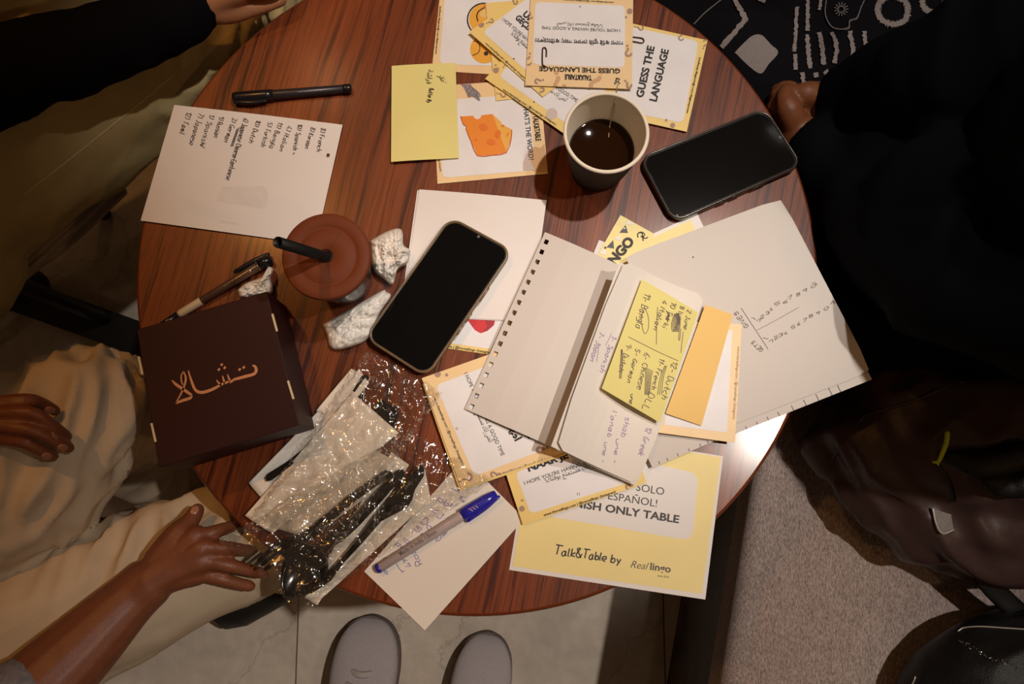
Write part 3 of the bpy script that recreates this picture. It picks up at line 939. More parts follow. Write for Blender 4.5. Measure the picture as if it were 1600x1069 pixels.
slv = [tube([(*shA, .11), (*shAr, .075)], 16, 3), tube([(*shA, .11), (*shAl, .075)], 16, 3), tube([(*(shA - Vector((0, 0, .08))), .15), (*(pa_hip + Vector((0, 0, .08))), .15)], 20, 4),
  tube([(*shAr, .07), (*(shAr * .5 + elb * .5), .060), (*elb, .052)], 16, 4),
  tube(px([(-120, 172, .665, .052), (0, 118, .668, .0475), (100, 88, .668, .043), (200, 55, .666, .0365), (292, 14, .662, .0325)]), 18, 5, caps=True),
  tube([(*shAl, .07), (*elb2, .055)], 16, 3), tube([(*elb2, .052), (*(wr2 - d2 * .03), .036)], 16, 3)]
fuse('black_top', slv, 0.006, 'black_cloth', pa, smooth=3, fold=folds((0.3, -0.9, 0), 0.005, 0.05, 0.3, 8.0))
for s_ in (0, 1):
    c0 = P((440, 420)[s_], (215, 105)[s_], 0.0)
    sh = mk('shoe', *tube([(c0.x - .10, c0.y - .05, .045, .042), (c0.x, c0.y, .048, .046), (c0.x + .10, c0.y + .05, .035, .034)], 16, 4), 'sneaker_sole', pa, smooth=True)

# ---- person in beige chinos, bottom left
pb_hip = P(-165, 980, 0.50)
pb = empty('person', (pb_hip.x, pb_hip.y, 0), 'person in beige chinos with one hand on the thigh and one by the cutlery packets', 'person')
dirB = Vector((0.82, 0.57, 0)); sideB = Vector((-0.57, 0.82, 0))
shB = pb_hip + Vector((0.02, 0.0, 0.50)); hdB = pb_hip + dirB * 0.10 + Vector((0, 0, 0.72))
shBr, shBl = shB - sideB * 0.18, shB + sideB * 0.18
hp_, hdi = head_parts(hdB, dirB + Vector((0, 0, -0.3)), shB + Vector((0, 0, 0.02)))
# right hand spread on the thigh by the packets
wB = P(236, 908, .604)
mB = pv([(306, 838, .606), (318, 856, .609), (318, 877, .607), (311, 897, .600)])
fB = [pv([(334, 832, .602), (352, 826, .590), (366, 822, .579)]), pv([(350, 856, .606), (374, 859, .594), (393, 861, .581)]),
      pv([(354, 883, .605), (384, 890, .594), (410, 896, .582)]), pv([(343, 904, .598), (368, 911, .590), (390, 916, .581)])]
tB = pv([(247, 878, .602), (277, 838, .602), (297, 815, .596), (308, 798, .590)])
eB = P(-50, 1190, .67)
# left hand lying on the other thigh
wB2 = P(-74, 648, .695)
mB2 = pv([(-22, 631, .692), (-18, 647, .697), (-18, 664, .696), (-20, 682, .688)])
fB2 = [pv([(40, 625, .690), (64, 630, .679), (86, 642, .664)]), pv([(48, 645, .696), (80, 664, .684), (104, 682, .664)]),
       pv([(46, 672, .695), (84, 688, .682), (108, 700, .664)]), pv([(32, 689, .688), (62, 703, .677), (83, 713, .662)])]
tB2 = pv([(-64, 680, .685), (-44, 703, .674), (-18, 712, .664), (-2, 712, .656)])
eB2 = shBl + dirB * 0.10 + Vector((0.0, 0, -0.28))
parts = hp_ + [tube([(*shB, .06), (*shBr, .045)], 12, 2), tube([(*shB, .06), (*shBl, .045)], 12, 2), tube([(*shBr, .045), (*eB, .040)], 12, 3),
  tube([(*eB, .042)] + px([(40, 1098, .645, .0405), (130, 1010, .622, .0345)]) + [(*P(200, 940, .606), .0270), (*wB, .0245)], 16, 5, flat=(1.06, .86)),
  tube([(*shBl, .045), (*eB2, .040)], 12, 3), tube([(*eB2, .040), (*(eB2 * .4 + wB2 * .6), .033), (*wB2, .024)], 14, 4)]
parts += hand_parts(wB, mB, fB, tB, rw=0.026, r0=.0082, r1=.0064, palm=.0130) + hand_parts(wB2, mB2, fB2, tB2, rw=0.024, r0=.0073, r1=.0057, palm=.0105)
bodyB = fuse('body', parts, 0.0021, 'skin_b', pb, smooth=4)
bv = surface(bodyB)
for tip, prev in ((fB2[0][2], fB2[0][1]), (fB2[1][2], fB2[1][1]), (fB2[2][2], fB2[2][1]), (fB2[3][2], fB2[3][1]), (tB[3], tB[2])):
    d_ = (tip - prev).normalized()
    h = bv.ray_cast(tip + Vector((0, 0, 0.03)), Vector((0, 0, -1)))
    if h[0] is not None:
        R = Matrix((d_.cross(h[1]).normalized(), d_, h[1])).transposed()
        mk('fingernail', *ball(h[0] + d_ * 0.001, 0.0046, 12, 6, scale=(0.95, 1.25, 0.22), rot=R), 'nail', bodyB, smooth=True)
head_children(pb, hdi)
hl, hr = pb_hip + sideB * 0.09, pb_hip - sideB * 0.09
tro = [tube([(*hr, .115), (*(pb_hip + Vector((0, 0, .02))), .12), (*hl, .115)], 16, 3)]
tro.append(tube([(hl.x, hl.y, .52, .105)] + px([(-10, 760, .565, .098), (88, 678, .58, .080), (142, 636, .575, .061), (176, 648, .50, .058), (210, 715, .34, .058), (236, 790, .18, .052), (248, 830, .05, .05)]), 22, 6))
tro.append(tube([(hr.x, hr.y, .51, .105)] + px([(60, 975, .515, .092), (190, 920, .515, .078), (300, 876, .512, .068), (405, 838, .50, .062), (440, 830, .40, .058), (450, 850, .20, .052), (452, 880, .05, .05)]), 22, 6))
fb1, fb2 = folds((0.12, 1, -0.15), 0.016, 0.036, 0.14, 1.0), folds((0.80, 0.60, 0), 0.009, 0.055, 0.2, 4.0)
kB = P(130, 640, .6)
def foldB(p):
    k = max(0.0, min(1.0, 1.9 - (p - kB).length / 0.12))
    return fb1(p) * k + fb2(p) * (1 - k)
fuse('chinos', tro, 0.005, 'beige', pb, smooth=4, fold=foldB)
sl = [tube([(*shB, .11), (*shBr, .075)], 16, 3), tube([(*shB, .11), (*shBl, .075)], 16, 3), tube([(*(shB - Vector((0, 0, .08))), .15), (*(pb_hip + Vector((0, 0, .08))), .15)], 20, 4),
  tube([(*shBr, .07), (*(shBr * .45 + eB * .55), .058), (*eB, .054)], 16, 4), tube([(*eB, .054)] + px([(0, 1128, .652, .0495), (18, 1108, .648, .0485)]), 16, 4),
  tube([(*shBl, .07), (*eB2, .055)], 16, 3), tube([(*eB2, .053), (*(eB2 * .55 + wB2 * .45), .046)], 16, 3)]
fuse('ribbed_jumper', sl, 0.006, 'grey_shirt', pb, smooth=3, fold=folds((0, 0, 1), 0.004, 0.05, 0.4, 3.0))
for s_ in (0, 1):
    c0 = P((262, 455)[s_], (845, 890)[s_], 0.0)
    mk('shoe', *tube([(c0.x - .08, c0.y - .05, .045, .042), (c0.x, c0.y, .048, .046), (c0.x + .11, c0.y + .06, .035, .034)], 16, 4), 'iron', pb, smooth=True)

# ---- person in patterned knit, top right
pd_hip = Vector((0.60, 0.74, 0.50))
pd_ = empty('person', (pd_hip.x, pd_hip.y, 0), 'person in a black knit cardigan with off-white motifs beside the table top right', 'person')
dirD = Vector((-0.80, -0.60, 0)); sideD = Vector((0.60, -0.80, 0))
shD = pd_hip + Vector((0.03, 0.03, 0.48)); hdD = pd_hip + dirD * 0.06 + Vector((0, 0, 0.72))
shDr, shDl = shD + sideD * 0.16, shD - sideD * 0.16
hp_, hdi = head_parts(hdD, dirD + Vector((0, 0, -0.3)), shD + Vector((0, 0, 0.02)))
eD, eD2 = shDr + dirD * 0.06 + Vector((0.04, -0.02, -0.27)), shDl + dirD * 0.06 + Vector((-0.06, 0.04, -0.27))
wD, wD2 = pd_hip + dirD * 0.07 + sideD * 0.05 + Vector((0, 0, 0.17)), pd_hip + dirD * 0.07 - sideD * 0.12 + Vector((0, 0, 0.17))
parts = hp_ + [tube([(*shD, .055), (*shDr, .042)], 12, 2), tube([(*shD, .055), (*shDl, .042)], 12, 2)]
for s0, e0, w0 in ((shDr, eD, wD), (shDl, eD2, wD2)):
    dd = (w0 - e0).normalized(); sd = dd.cross(Vector((0, 0, 1))).normalized()
    parts += [tube([(*s0, .042), (*e0, .034)], 12, 3), tube([(*e0, .033), (*w0, .022)], 12, 3)]
    mm = [w0 + dd * .07 + sd * (.018 * (k - 1.5)) for k in range(4)]
    parts += hand_parts(w0, mm, [[m + dd * .035, m + dd * .06 + Vector((0, 0, -.012))] for m in mm], [w0 + sd * .012, w0 + dd * .03 + sd * .032, w0 + dd * .055 + sd * .04, w0 + dd * .075 + sd * .042])
fuse('body', parts, 0.0042, 'skin_c', pd_, smooth=4)
head_children(pd_, hdi, 0.22)
kn = [tube([(*(pd_hip + sideD * .1), .12), (*(pd_hip - sideD * .1), .12)], 16, 3), tube([(*pd_hip, .15), (*(shD - Vector((0, 0, .1))), .14)], 20, 4),
  tube([(*shD, .10), (*shDr, .07)], 14, 3), tube([(*shD, .10), (*shDl, .07)], 14, 3), tube([(*shDr, .065), (*eD, .058)], 14, 3), tube([(*eD, .056), (*(wD * .95 + eD * .05), .05)], 14, 3),
  tube([(*shDl, .065), (*eD2, .058)], 14, 3), tube([(*eD2, .056), (*(wD2 * .95 + eD2 * .05), .05)], 14, 3)]
for a in (-1, 1):
    k0 = pd_hip + sideD * (.10 * a)
    kn.append(tube([(k0.x, k0.y, .50, .11), (*(k0 + dirD * .20 + Vector((0, 0, .0))), .098), (*(k0 + dirD * .40 + Vector((0, 0, -.02))), .078), (*(k0 + dirD * .46 + Vector((0, 0, -.18))), .07), (*(k0 + dirD * .44 + Vector((0, 0, -.44))), .06)], 18, 4))
kn.append(tube([(*(pd_hip + dirD * .12 + sideD * .16), .10), (*(pd_hip + dirD * .30 + sideD * .13 + Vector((0, 0, -.02))), .085)], 16, 3))
kn.append(tube([(*(pd_hip + dirD * .05 - sideD * .02), .14), (*(pd_hip + dirD * .26 + Vector((0, 0, -.02))), .10)], 16, 3))
kn.append(tube(px([(1090, 40, .49, .06), (1190, 140, .50, .075), (1300, 190, .50, .07)]), 16, 4))
knit = fuse('knit_cardigan', kn, 0.006, 'knit', pd_, smooth=8, fold=folds((0.5, 0.6, 0), 0.004, 0.07, 0.4, 6.0))
bvk = surface(knit)
def cast(x, y, bv, off=0.001):
    o_ = Vector((0, 0, HC)); d_ = (P(x, y, 0.5) - o_).normalized()
    h = bv.ray_cast(o_, d_)
    return None if h[0] is None else (h[0] - d_ * off)
def motif(pts, wd, m='knit_white', n=11, rag=0.42, seed=0, name='knitted_motif'):
    rnd = random.Random(seed)
    sp = spline(pts, n) if len(pts) > 2 else [np.array(pts[0]) + (np.array(pts[1]) - np.array(pts[0])) * t for t in np.linspace(0, 1, 30)]
    V = []
    for i in range(len(sp)):
        t = sp[min(i + 1, len(sp) - 1)] - sp[max(i - 1, 0)]
        t = t / (np.linalg.norm(t) + 1e-9)
        nn = np.array((-t[1], t[0]))
        ww = wd / 2
        pair = [cast(*(sp[i] + nn * ww * (1 + rnd.uniform(-rag, rag))), bvk), cast(*(sp[i] - nn * ww * (1 + rnd.uniform(-rag, rag))), bvk)]
        if pair[0] is None or pair[1] is None:
            if len(V) >= 4: break
            V = []; continue
        V += pair
    if len(V) >= 4:
        o = mk(name, V, [(2 * i + 1, 2 * i + 3, 2 * i + 2, 2 * i) for i in range(len(V) // 2 - 1)], m, knit)
        o.modifiers.new('s', 'SOLIDIFY').thickness = 0.0016
def kz(l): return [(1020 + x / 3.2, y / 3.2) for x, y in l]
for i, (pts, wd) in enumerate([([(405, -10), (458, 95), (452, 110), (345, 240)], 7), ([(722, 35), (712, 170), (705, 260)], 5.5), ([(710, 275), (712, 352)], 5.5), ([(776, -5), (772, 155)], 5.5),
  ([(770, 175), (776, 260), (786, 345)], 6.5), ([(842, -5), (832, 50)], 4.5), ([(832, 165), (848, 240), (854, 328)], 6.5), ([(898, 165), (920, 240), (908, 320)], 6.5), ([(984, 160), (998, 240), (1005, 328)], 7),
  ([(1056, 160), (1064, 230), (1066, 302)], 6.5), ([(1160, 185), (1168, 236)], 5.5), ([(745, 365), (760, 462)], 6.5), ([(812, 368), (818, 390)], 7), ([(822, 425), (838, 455)], 6), ([(862, 358), (884, 388)], 8), ([(1250, 155), (1262, 166)], 5), ([(525, -8), (560, 4)], 6),
  ([(1200 + 76 * math.cos(a), 55 + 70 * math.sin(a)) for a in np.linspace(0, 2 * math.pi, 15)], 8.5), ([(1400 + 55 * math.cos(a), 15 + 48 * math.sin(a)) for a in np.linspace(-0.2, math.pi + 0.6, 9)], 8.5)]):
    motif(kz(pts), wd, seed=i)
motif(kz([(205, 122), (260, 65), (345, -5)]), 1.6, 'knit_thin', rag=0.05)
motif(kz([(868, -5), (862, 65), (888, 128), (930, 150), (980, 142), (986, 108), (1022, 92), (1040, 40), (1058, -5)]), 1.5, 'knit_thin', rag=0.1)
for k in range(13):
    a = 2 * math.pi * k / 13
    motif(kz([(942 + 12 * math.cos(a), 46 + 12 * math.sin(a)), (942 + 36 * math.cos(a), 46 + 36 * math.sin(a))]), 1.4, 'knit_thin', rag=0.1)
dm = kz([(410, 262), (455, 215), (500, 178), (545, 176), (590, 222), (627, 262), (580, 320), (540, 368), (480, 330)])
cx_, cy_ = sum(p[0] for p in dm) / 9, sum(p[1] for p in dm) / 9
V = []; ok = True
for k in range(7):
    for (x, y) in [tuple(p) for p in spline(dm + [dm[0]], 4)][:-1]:
        q = cast(cx_ + (x - cx_) * k / 6, cy_ + (y - cy_) * k / 6, bvk)
        ok &= q is not None
        V.append(q)
if ok:
    n = 36
    Fs = [(k * n + i, (k + 1) * n + i, (k + 1) * n + (i + 1) % n, k * n + (i + 1) % n) for k in range(6) for i in range(n)]
    mk('knitted_motif', V, Fs, 'knit_white', knit)

# ---- person in the black hooded top, right, leaning in over the table edge
pc_hip = Vector((0.60, 0.275, 0.50))
pc = empty('person', (pc_hip.x, pc_hip.y, 0), 'person in a plain black hooded top with clasped hands beside the dark phone', 'person')
dirC = Vector((-0.98, 0.15, 0)); sideC = Vector((-0.15, -0.98, 0))        # sideC: towards the viewer's feet
shC = Vector((0.565, 0.275, 0.94)); hdC = Vector((0.53, 0.30, 1.15))
shCr, shCl = shC - sideC * 0.19, shC + sideC * 0.19
hp_, hdi = head_parts(hdC, Vector((-0.9, 0.1, -0.45)), shC + Vector((0.01, 0, 0.04)))
eC, eC2 = P(1490, 455, .72), P(1470, 118, .72)
wC, wC2 = P(1243, 206, .580), P(1282, 158, .585)
mC = pv([(1222, 150, .578), (1229, 148, .590), (1228, 160, .595), (1222, 172, .588)])
fC = [pv([(1214, 142, .570), (1226, 137, .556), (1240, 142, .552)]), pv([(1222, 138, .588), (1238, 136, .574), (1246, 146, .565)]), pv([(1214, 150, .592), (1211, 152, .572), (1220, 160, .560)]), pv([(1208, 168, .586), (1206, 172, .570), (1214, 178, .560)])]
tC = pv([(1240, 190, .596), (1232, 170, .606), (1226, 152, .606), (1230, 141, .600)])
mC2 = pv([(1250, 150, .590), (1250, 158, .592), (1250, 166, .588), (1251, 174, .580)])
fC2 = [pv([(1238, 150, .594), (1226, 156, .584), (1222, 166, .572)]), pv([(1236, 160, .594), (1224, 166, .582), (1220, 174, .570)]), pv([(1236, 168, .588), (1224, 174, .576), (1222, 180, .566)]), pv([(1238, 175, .58), (1228, 180, .57), (1226, 184, .562)])]
tC2 = pv([(1274, 150, .594), (1258, 146, .602), (1248, 144, .602), (1240, 146, .598)])
parts = hp_ + [tube([(*shC, .06), (*shCr, .045)], 12, 2), tube([(*shC, .06), (*shCl, .045)], 12, 2), tube([(*shCl, .045), (*eC, .040)], 12, 3), tube([(*eC, .038), (*P(1392, 375, .665), .033), (*P(1318, 278, .612), .028), (*P(1284, 236, .598), .026), (*wC, .0235)], 14, 4),
  tube([(*shCr, .045), (*eC2, .040)], 12, 3), tube([(*eC2, .038), (*P(1385, 138, .655), .031), (*P(1318, 152, .606), .026), (*wC2, .0225)], 14, 4)]
parts += hand_parts(wC, mC, fC, tC, rw=.022, palm=.0125) + hand_parts(wC2, mC2, fC2, tC2, rw=.021, palm=.012)
fuse('body', parts, 0.0030, 'skin_c', pc, smooth=5)
head_children(pc, hdi)
ho = [tube([(*shC, .12), (*shCr, .08)], 16, 3), tube([(*shC, .12), (*shCl, .08)], 16, 3), tube([(*pc_hip, .145), (0.575, .275, .68, .150), (*(shC - Vector((0, 0, .07))), .155)], 22, 5),
  tube([(*(pc_hip + sideC * .05), .12), (*(pc_hip - sideC * .1), .13)], 18, 3),
  tube([(*shCl, .078), (*(shCl * .5 + eC * .5), .066), (*eC, .060)], 18, 4), tube([(*eC, .060)] + px([(1392, 375, .665, .052), (1318, 278, .612, .042), (1284, 236, .598, .036)]), 18, 5),
  tube([(*shCr, .078), (*(shCr * .5 + eC2 * .5), .066), (*eC2, .060)], 18, 4), tube([(*eC2, .060)] + px([(1385, 138, .655, .050), (1318, 152, .606, .034)]), 18, 5),
  tube([(*(shC + Vector((.07, 0, .0))), .07), (*(shC + Vector((.10, 0, .09))), .075)], 14, 3),
  tube([(*(pc_hip + sideC * .06), .13), (*P(1480, 460, .60), .085), (*P(1440, 500, .56), .06)], 18, 4), tube([(*P(1500, 350, .70), .10), (*P(1430, 330, .63), .08), (*P(1400, 240, .62), .075)], 18, 4)]
fuse('hooded_top', ho, 0.007, 'navy_cloth', pc, smooth=8, fold=folds((0.2, 0.9, 0.3), 0.006, 0.07, 0.3, 9.0))
tr_ = []
for a in (-1, 1):
    k0 = pc_hip + sideC * (.095 * a)
    tr_.append(tube([(k0.x, k0.y, .505, .10), (*(k0 + dirC * .20), .080), (*(k0 + dirC * .36 + Vector((0, 0, -.005))), .066), (*(k0 + dirC * .42 + Vector((0, 0, -.16))), .062), (*(k0 + dirC * .38 + Vector((0, 0, -.44))), .055)], 18, 4))
fuse('trousers', tr_, 0.007, 'black_cloth', pc, smooth=4, fold=folds((1, 0, 0), 0.004, 0.05, 0.4, 2.0))
for a in (-1, 1):
    c0 = pc_hip + sideC * (.095 * a) + dirC * .40
    mk('shoe', *tube([(c0.x + .08, c0.y, .045, .040), (c0.x, c0.y, .048, .044), (c0.x - .11, c0.y, .035, .034)], 16, 4), 'sneaker_sole', pc, smooth=True)
for a in (-1, 1):
    c0 = pd_hip + sideD * (.10 * a) + dirD * .46
    mk('shoe', *tube([(*(c0 - dirD * .09).xy, .045, .040), (*c0.xy, .048, .044), (*(c0 + dirD * .10).xy, .035, .034)], 16, 4), 'sneaker_sole', pd_, smooth=True)

# ================================================================== SNEAKERS at the bottom edge
def sneaker(cx, ytip, wpx, lean, label):
    tip = P(cx, ytip, 0.03)
    W = wpx / 0.93 / 1000 / 2
    d = Vector((lean, -1, 0)).normalized(); s = Vector((-d.y, d.x, 0))
    t = empty('sneaker', (tip.x + d.x * .15, tip.y + d.y * .15, 0), label, 'shoe')
    prof = [(0.000, .10, .012), (.006, .42, .032), (.018, .68, .044), (.04, .90, .056), (.075, 1.0, .066), (.11, .98, .078), (.15, .90, .094), (.19, .82, .105), (.24, .80, .108), (.27, .66, .104), (.285, .30, .098)]
    RR, RS = [], []
    for l, wf, h in prof:
        c = tip + d * l
        ring = []
        for k in range(24):
            a = 2 * math.pi * k / 24
            x = math.cos(a); y = math.sin(a)
            ring.append(Vector((c.x, c.y, 0)) + s * (W * wf * 1.0 * math.copysign(abs(x) ** 0.8, x)) + Vector((0, 0, 0.018 + max(0, (h - .018)) * (math.copysign(abs(y) ** 0.75, y) * .5 + .5))))
        RR.append(ring)
    up_ = mk('upper', *rings(RR), 'sneaker', t, smooth=True)
    up_.modifiers.new('s', 'SUBSURF').render_levels = 2
    loop = []
    for l, wf, h in prof: loop.append(tip + d * (l - 0.0005) + s * (W * wf * .985))
    for l, wf, h in prof[::-1]: loop.append(tip + d * (l - 0.0005) - s * (W * wf * .985))
    sp = [tuple(p) for p in spline([(p.x, p.y) for p in loop] + [(loop[0].x, loop[0].y)], 3)][:-1]
    so = mk('sole', *prism(sp, 0.0, 0.026), 'sneaker_sole', t)
    for k in range(4):
        l = .080 + .020 * k
        h = .0685 + .0085 * k
        c = tip + d * l
        mk('lace', *tube([(*(c + s * (-W * .42)).xy, h - .006, .0032), (*(c + d * .004).xy, h + .004, .0036), (*(c + s * (W * .42)).xy, h - .006, .0032)], 8, 4, flat=(1.5, .7)), 'lace', t, smooth=True)
sneaker(581, 964, 103, -0.10, 'grey knit sneaker on the floor below the cutlery packets')
sneaker(764, 990, 94, -0.16, 'grey knit sneaker on the floor below the note with the blue pen')

# ================================================================== PRINTED CARDS, TOP OF THE TABLE
WWW = 'www.thereallingo.com | @myreallingo (Instagram)'
HOPE = "I HOPE YOU'RE HAVING A GOOD TIME"
ARAB = arabic('أتمنى إنك مستمتع بوقتك!')
def card(q, z, m, label, **kw):
    return Sheet('game_card', q, z, m, label, 'card', th=0.0005, **kw)

c = card([(691, -40), (855, -33), (842, 121), (674.5, 110)], T + .0008, 'card_peach', 'game card with two yellow smiley faces, top left of the card pile')
c.panel([(697, -28), (845, -22), (833, 106), (686.5, 100)], 10)
c.text(WWW, (682, 85), (689, 10), bold=.01)
def arc(cx, cy, r, a0, a1, n=12): return [(cx + r * math.cos(math.radians(a0 + (a1 - a0) * k / n)), cy + r * math.sin(math.radians(a0 + (a1 - a0) * k / n))) for k in range(n + 1)]
c.disc(757, 30, 24, 'face'); c.disc(757, 77, 22.5, 'face')
c.curve(arc(756, 31, 25.5, 115, 320), .0016, 'ink', n=2)
c.curve([(747, 34), (745, 26), (748, 18), (757, 12)], .0014, 'ink')
c.poly([(757, 12), (765, 20), (764, 28), (752, 27), (749, 22)], 'face_light', 'printed_motif', .00045)
c.disc(760, 11, 4.5, 'blush', dz=.0005)
c.curve([(761, 14), (768, 16), (772, 12)], .0007, 'motif')
c.curve([(740, 64.5), (746, 66), (750, 74), (747, 83), (738, 87)], .0009, 'ink')
c.disc(759.5, 84, 3.4, 'ink', dz=.0006)

c = card([(758.5, 5), (930, -10), (945, 138), (775, 157.5)], T + .0026, 'card_yellow', 'yellow card corner with a question mark wedged below the pile')
c.panel([(776, 14), (915, 2), (928, 124), (788, 142)], 9)
c.disc(774.5, 102, 1.6, 'motif'); c.qmark(783, 147, 15, 100, 'motif', .0016)

c = card([(676, 134.5), (843, 123.5), (856, 271.4), (683.6, 287.3)], T + .0012, 'card_peach', 'game card with a cheese wedge and a pointing hand beside the yellow sticky note')
c.panel([(685, 157), (826, 147), (836.6, 266), (691.7, 278)], 9)
z3 = lambda l: [(600 + x / 5.346, 90 + y / 5.346) for x, y in l]
c.poly(z3([(640, 225), (725, 222), (735, 245), (775, 275), (800, 300), (808, 325), (793, 330), (805, 358), (790, 364), (765, 345), (745, 330), (728, 326), (715, 336), (700, 330), (685, 290), (665, 250)]), 'engrave', 'printed_hand', .0004)
for a, b in (((735, 250), (790, 300)), ((715, 300), (745, 320)), ((750, 300), (790, 345)), ((690, 270), (710, 320))):
    c.curve(z3([a, ((a[0] + b[0]) / 2 + 6, (a[1] + b[1]) / 2), b]), .0005, 'ink_grey', 'printed_hand', .0006)
ch = z3([(640, 493), (745, 487), (758, 508), (782, 517), (806, 506), (815, 483), (905, 473), (980, 540), (985, 570), (1005, 570), (1067, 603), (1063, 680), (1022, 797), (900, 818), (780, 822), (685, 600), (692, 575), (665, 562)])
c.poly(ch, 'cheese', 'printed_cheese', .0004)
c.poly(z3([(905, 475), (980, 540), (985, 575), (1008, 574), (1064, 606), (1058, 680), (1022, 792), (950, 600)]), 'cheese_light', 'printed_cheese', .0006)
for x, y, rx, ry, m_ in ((830, 583, 38, 28, 'cheese_hole'), (950, 640, 26, 34, 'cheese_hole'), (896, 708, 36, 25, 'cheese_hole'), (768, 686, 11, 9, 'cheese_hole'), (1032, 645, 10, 20, 'cheese'), (993, 572, 13, 10, 'cheese_hole'), (660, 497, 4, 3, 'cheese_light')):
    p = z3([(x, y)])[0]; c.disc(p[0], p[1], rx / 5.346, m_, 'printed_cheese', .0008, ry / 5.346, .3)
c.curve(z3([(640, 493), (665, 562), (692, 575), (685, 600), (730, 710), (780, 822), (900, 818), (1022, 797), (1063, 680), (1067, 605)]), .0008, 'cheese_edge', 'printed_cheese', .0008, 2)
c.poly([(844, 232), (836, 229), (829, 234), (825, 243), (826, 255), (831, 265), (836.4, 268), (855.6, 268.5), (850.5, 225)], 'motif_pale', 'printed_motif', .00045)
c.poly([(829, 234), (823, 240), (817, 255), (817, 266.6), (836.4, 265.5), (831, 258), (828, 245)], 'motif_lilac', 'printed_motif', .0005)
c.text("WHAT'S THE WORD?", (817, 161), (826.5, 251), bold=.012, cap=7.5)
c.text('TALK&TABLE', (832.5, 181), (837.5, 221), bold=.03, cap=8)
c.text(WWW, (684, 245), (687.5, 288 - 20), cap=3)

c = card([(940, 26), (1105.5, 63), (1073, 206), (908, 169)], T + .0036, 'card_yellow', 'yellow-edged card reading guess the language in two lines, right of the paper cup')
c.panel([(961, 37), (1092, 64.5), (1067, 192.5), (934, 165)], 10)
c.text('GUESS THE', (1004.5, 153.5), (1022.6, 73.5), bold=.035, cap=11)
c.text('LANGUAGE', (1025.5, 159.5), (1044.8, 78.5), bold=.035, cap=11)
c.text(WWW, (1074.5, 177.5), (1094.5, 90.5), bold=.01)
c.disc(1051, 196, 4, 'motif'); c.qmark(998, 43, 14, 100, 'motif', .0016); c.qmark(1065, 56, 15, 190, 'motif', .0016); c.qmark(1101, 70, 15, 20, 'motif', .0016); c.disc(1041, 188, 2, 'motif')

c = card([(758, 123), (893, 217), (982, 118), (846, 25)], T + .0048, 'card_yellow', 'tilted game card half hidden below the paper cup rim, lowest of the three overlapping cards')
c.panel([(779, 119), (893, 199), (968, 118), (852, 40)], 10)
c.text(WWW, (785, 141), (868, 196), bold=.01)
c.text(HOPE, (807, 99.5), (900.5, 160), cap=5.6); c.text(ARAB, (834, 128), (884, 159.5), cap=7)
c.disc(775, 110, 4.5, 'motif'); c.disc(834.5, 159.5, 1.1, 'ink'); c.disc(862, 178, 9, 'motif_lilac', dz=.0003)
c.disc(779.5, 106, 0.9, 'motif'); c.qmark(790, 101, 13, 40, 'motif', .0014)

c = card([(733, 50), (848, 151.5), (985, 50), (870, -51)], T + .0066, 'card_yellow', 'tilted yellow game card with bold turkish words, left of the centre card')
c.panel([(753.5, 50), (849, 134), (966, 48), (868, -36)], 10)
c.text(WWW, (758, 68.5), (821.5, 125.5), bold=.01)
c.text('UMARIM', (816, 23.5), (854, 58), bold=.04, cap=9.5); c.text('GEÇİRİYORSUN', (804.5, 29), (862, 82), bold=.04, cap=9)
c.text(HOPE, (783.5, 31.5), (861, 97), cap=5.6); c.text(ARAB, (798, 53.5), (846, 97), cap=8)
c.disc(752, 38.5, 4.6, 'motif'); c.qmark(765, 34, 12, 60, 'motif', .0014); c.qmark(803, 2, 12, 120, 'motif', .0016); c.disc(803, 92, 1.2, 'ink'); c.qmark(845, 143, 13, 30, 'motif', .0018)

c = card([(831, -35), (990, -30), (987, 139), (820.5, 133.5)], T + .0088, 'card_peach', 'uppermost card, upside down, reading guess the language above bengali script')
c.panel([(836.5, 3), (976.8, 9), (975.8, 106), (832, 101)], 9)
c.text(WWW, (959, 3.2), (880, -1.2), bold=.012)
c.text('GUESS THE LANGUAGE', (968.9, 108), (842.5, 104.2), bold=.03, cap=7.2)
c.text('TALK&TABLE', (924.8, 118.6), (882.4, 116.8), bold=.045, cap=7.5)
c.text(HOPE, (968.8, 46), (846.6, 41.2), cap=4.8)
c.text(ARAB, (941.4, 38.8), (870, 36.2), cap=5)
c.text('আশা করি তুমি ভাো সময় কাটাচ্ছো!!'.replace('করি', 'কির').replace('তুমি', 'তুিম').replace('ভাো', 'েভালা').replace('চ্ছো', 'েচ্ছা'), (974, 64.5), (836, 60), bold=.02)
c.text('11', (907.8, 9.2), (905, 9.1), bold=.02)
for x, y, h, a, wd in ((873, 126, 30, 165, .0044), (935, 126, 34, 200, .0044), (843, 126.5, 14, 255, .0020), (826.5, 92, 20, 190, .0020), (981.5, 79, 18, 170, .0022), (981, 131, 14, 140, .0022), (829, 24, 10, 170, .0018)): c.qmark(x, y, h, a, 'motif' if wd < .003 else 'motif_pale', wd)
c.disc(984, 17.7, 4.4, 'motif'); c.disc(978, 27, 1.8, 'motif')
c.curve([(968.5, 124), (965, 123), (962, 126), (960, 131)], .0009, 'ink'); c.curve([(969, 131.5), (966.5, 128), (967, 124.2)], .0009, 'ink'); c.curve([(968.5, 124), (963, 122.2), (963.4, 127.5), (966, 128)], .0008, 'ink'); c.curve([(965, 128), (962.5, 130), (960.5, 132.6)], .0009, 'ink')

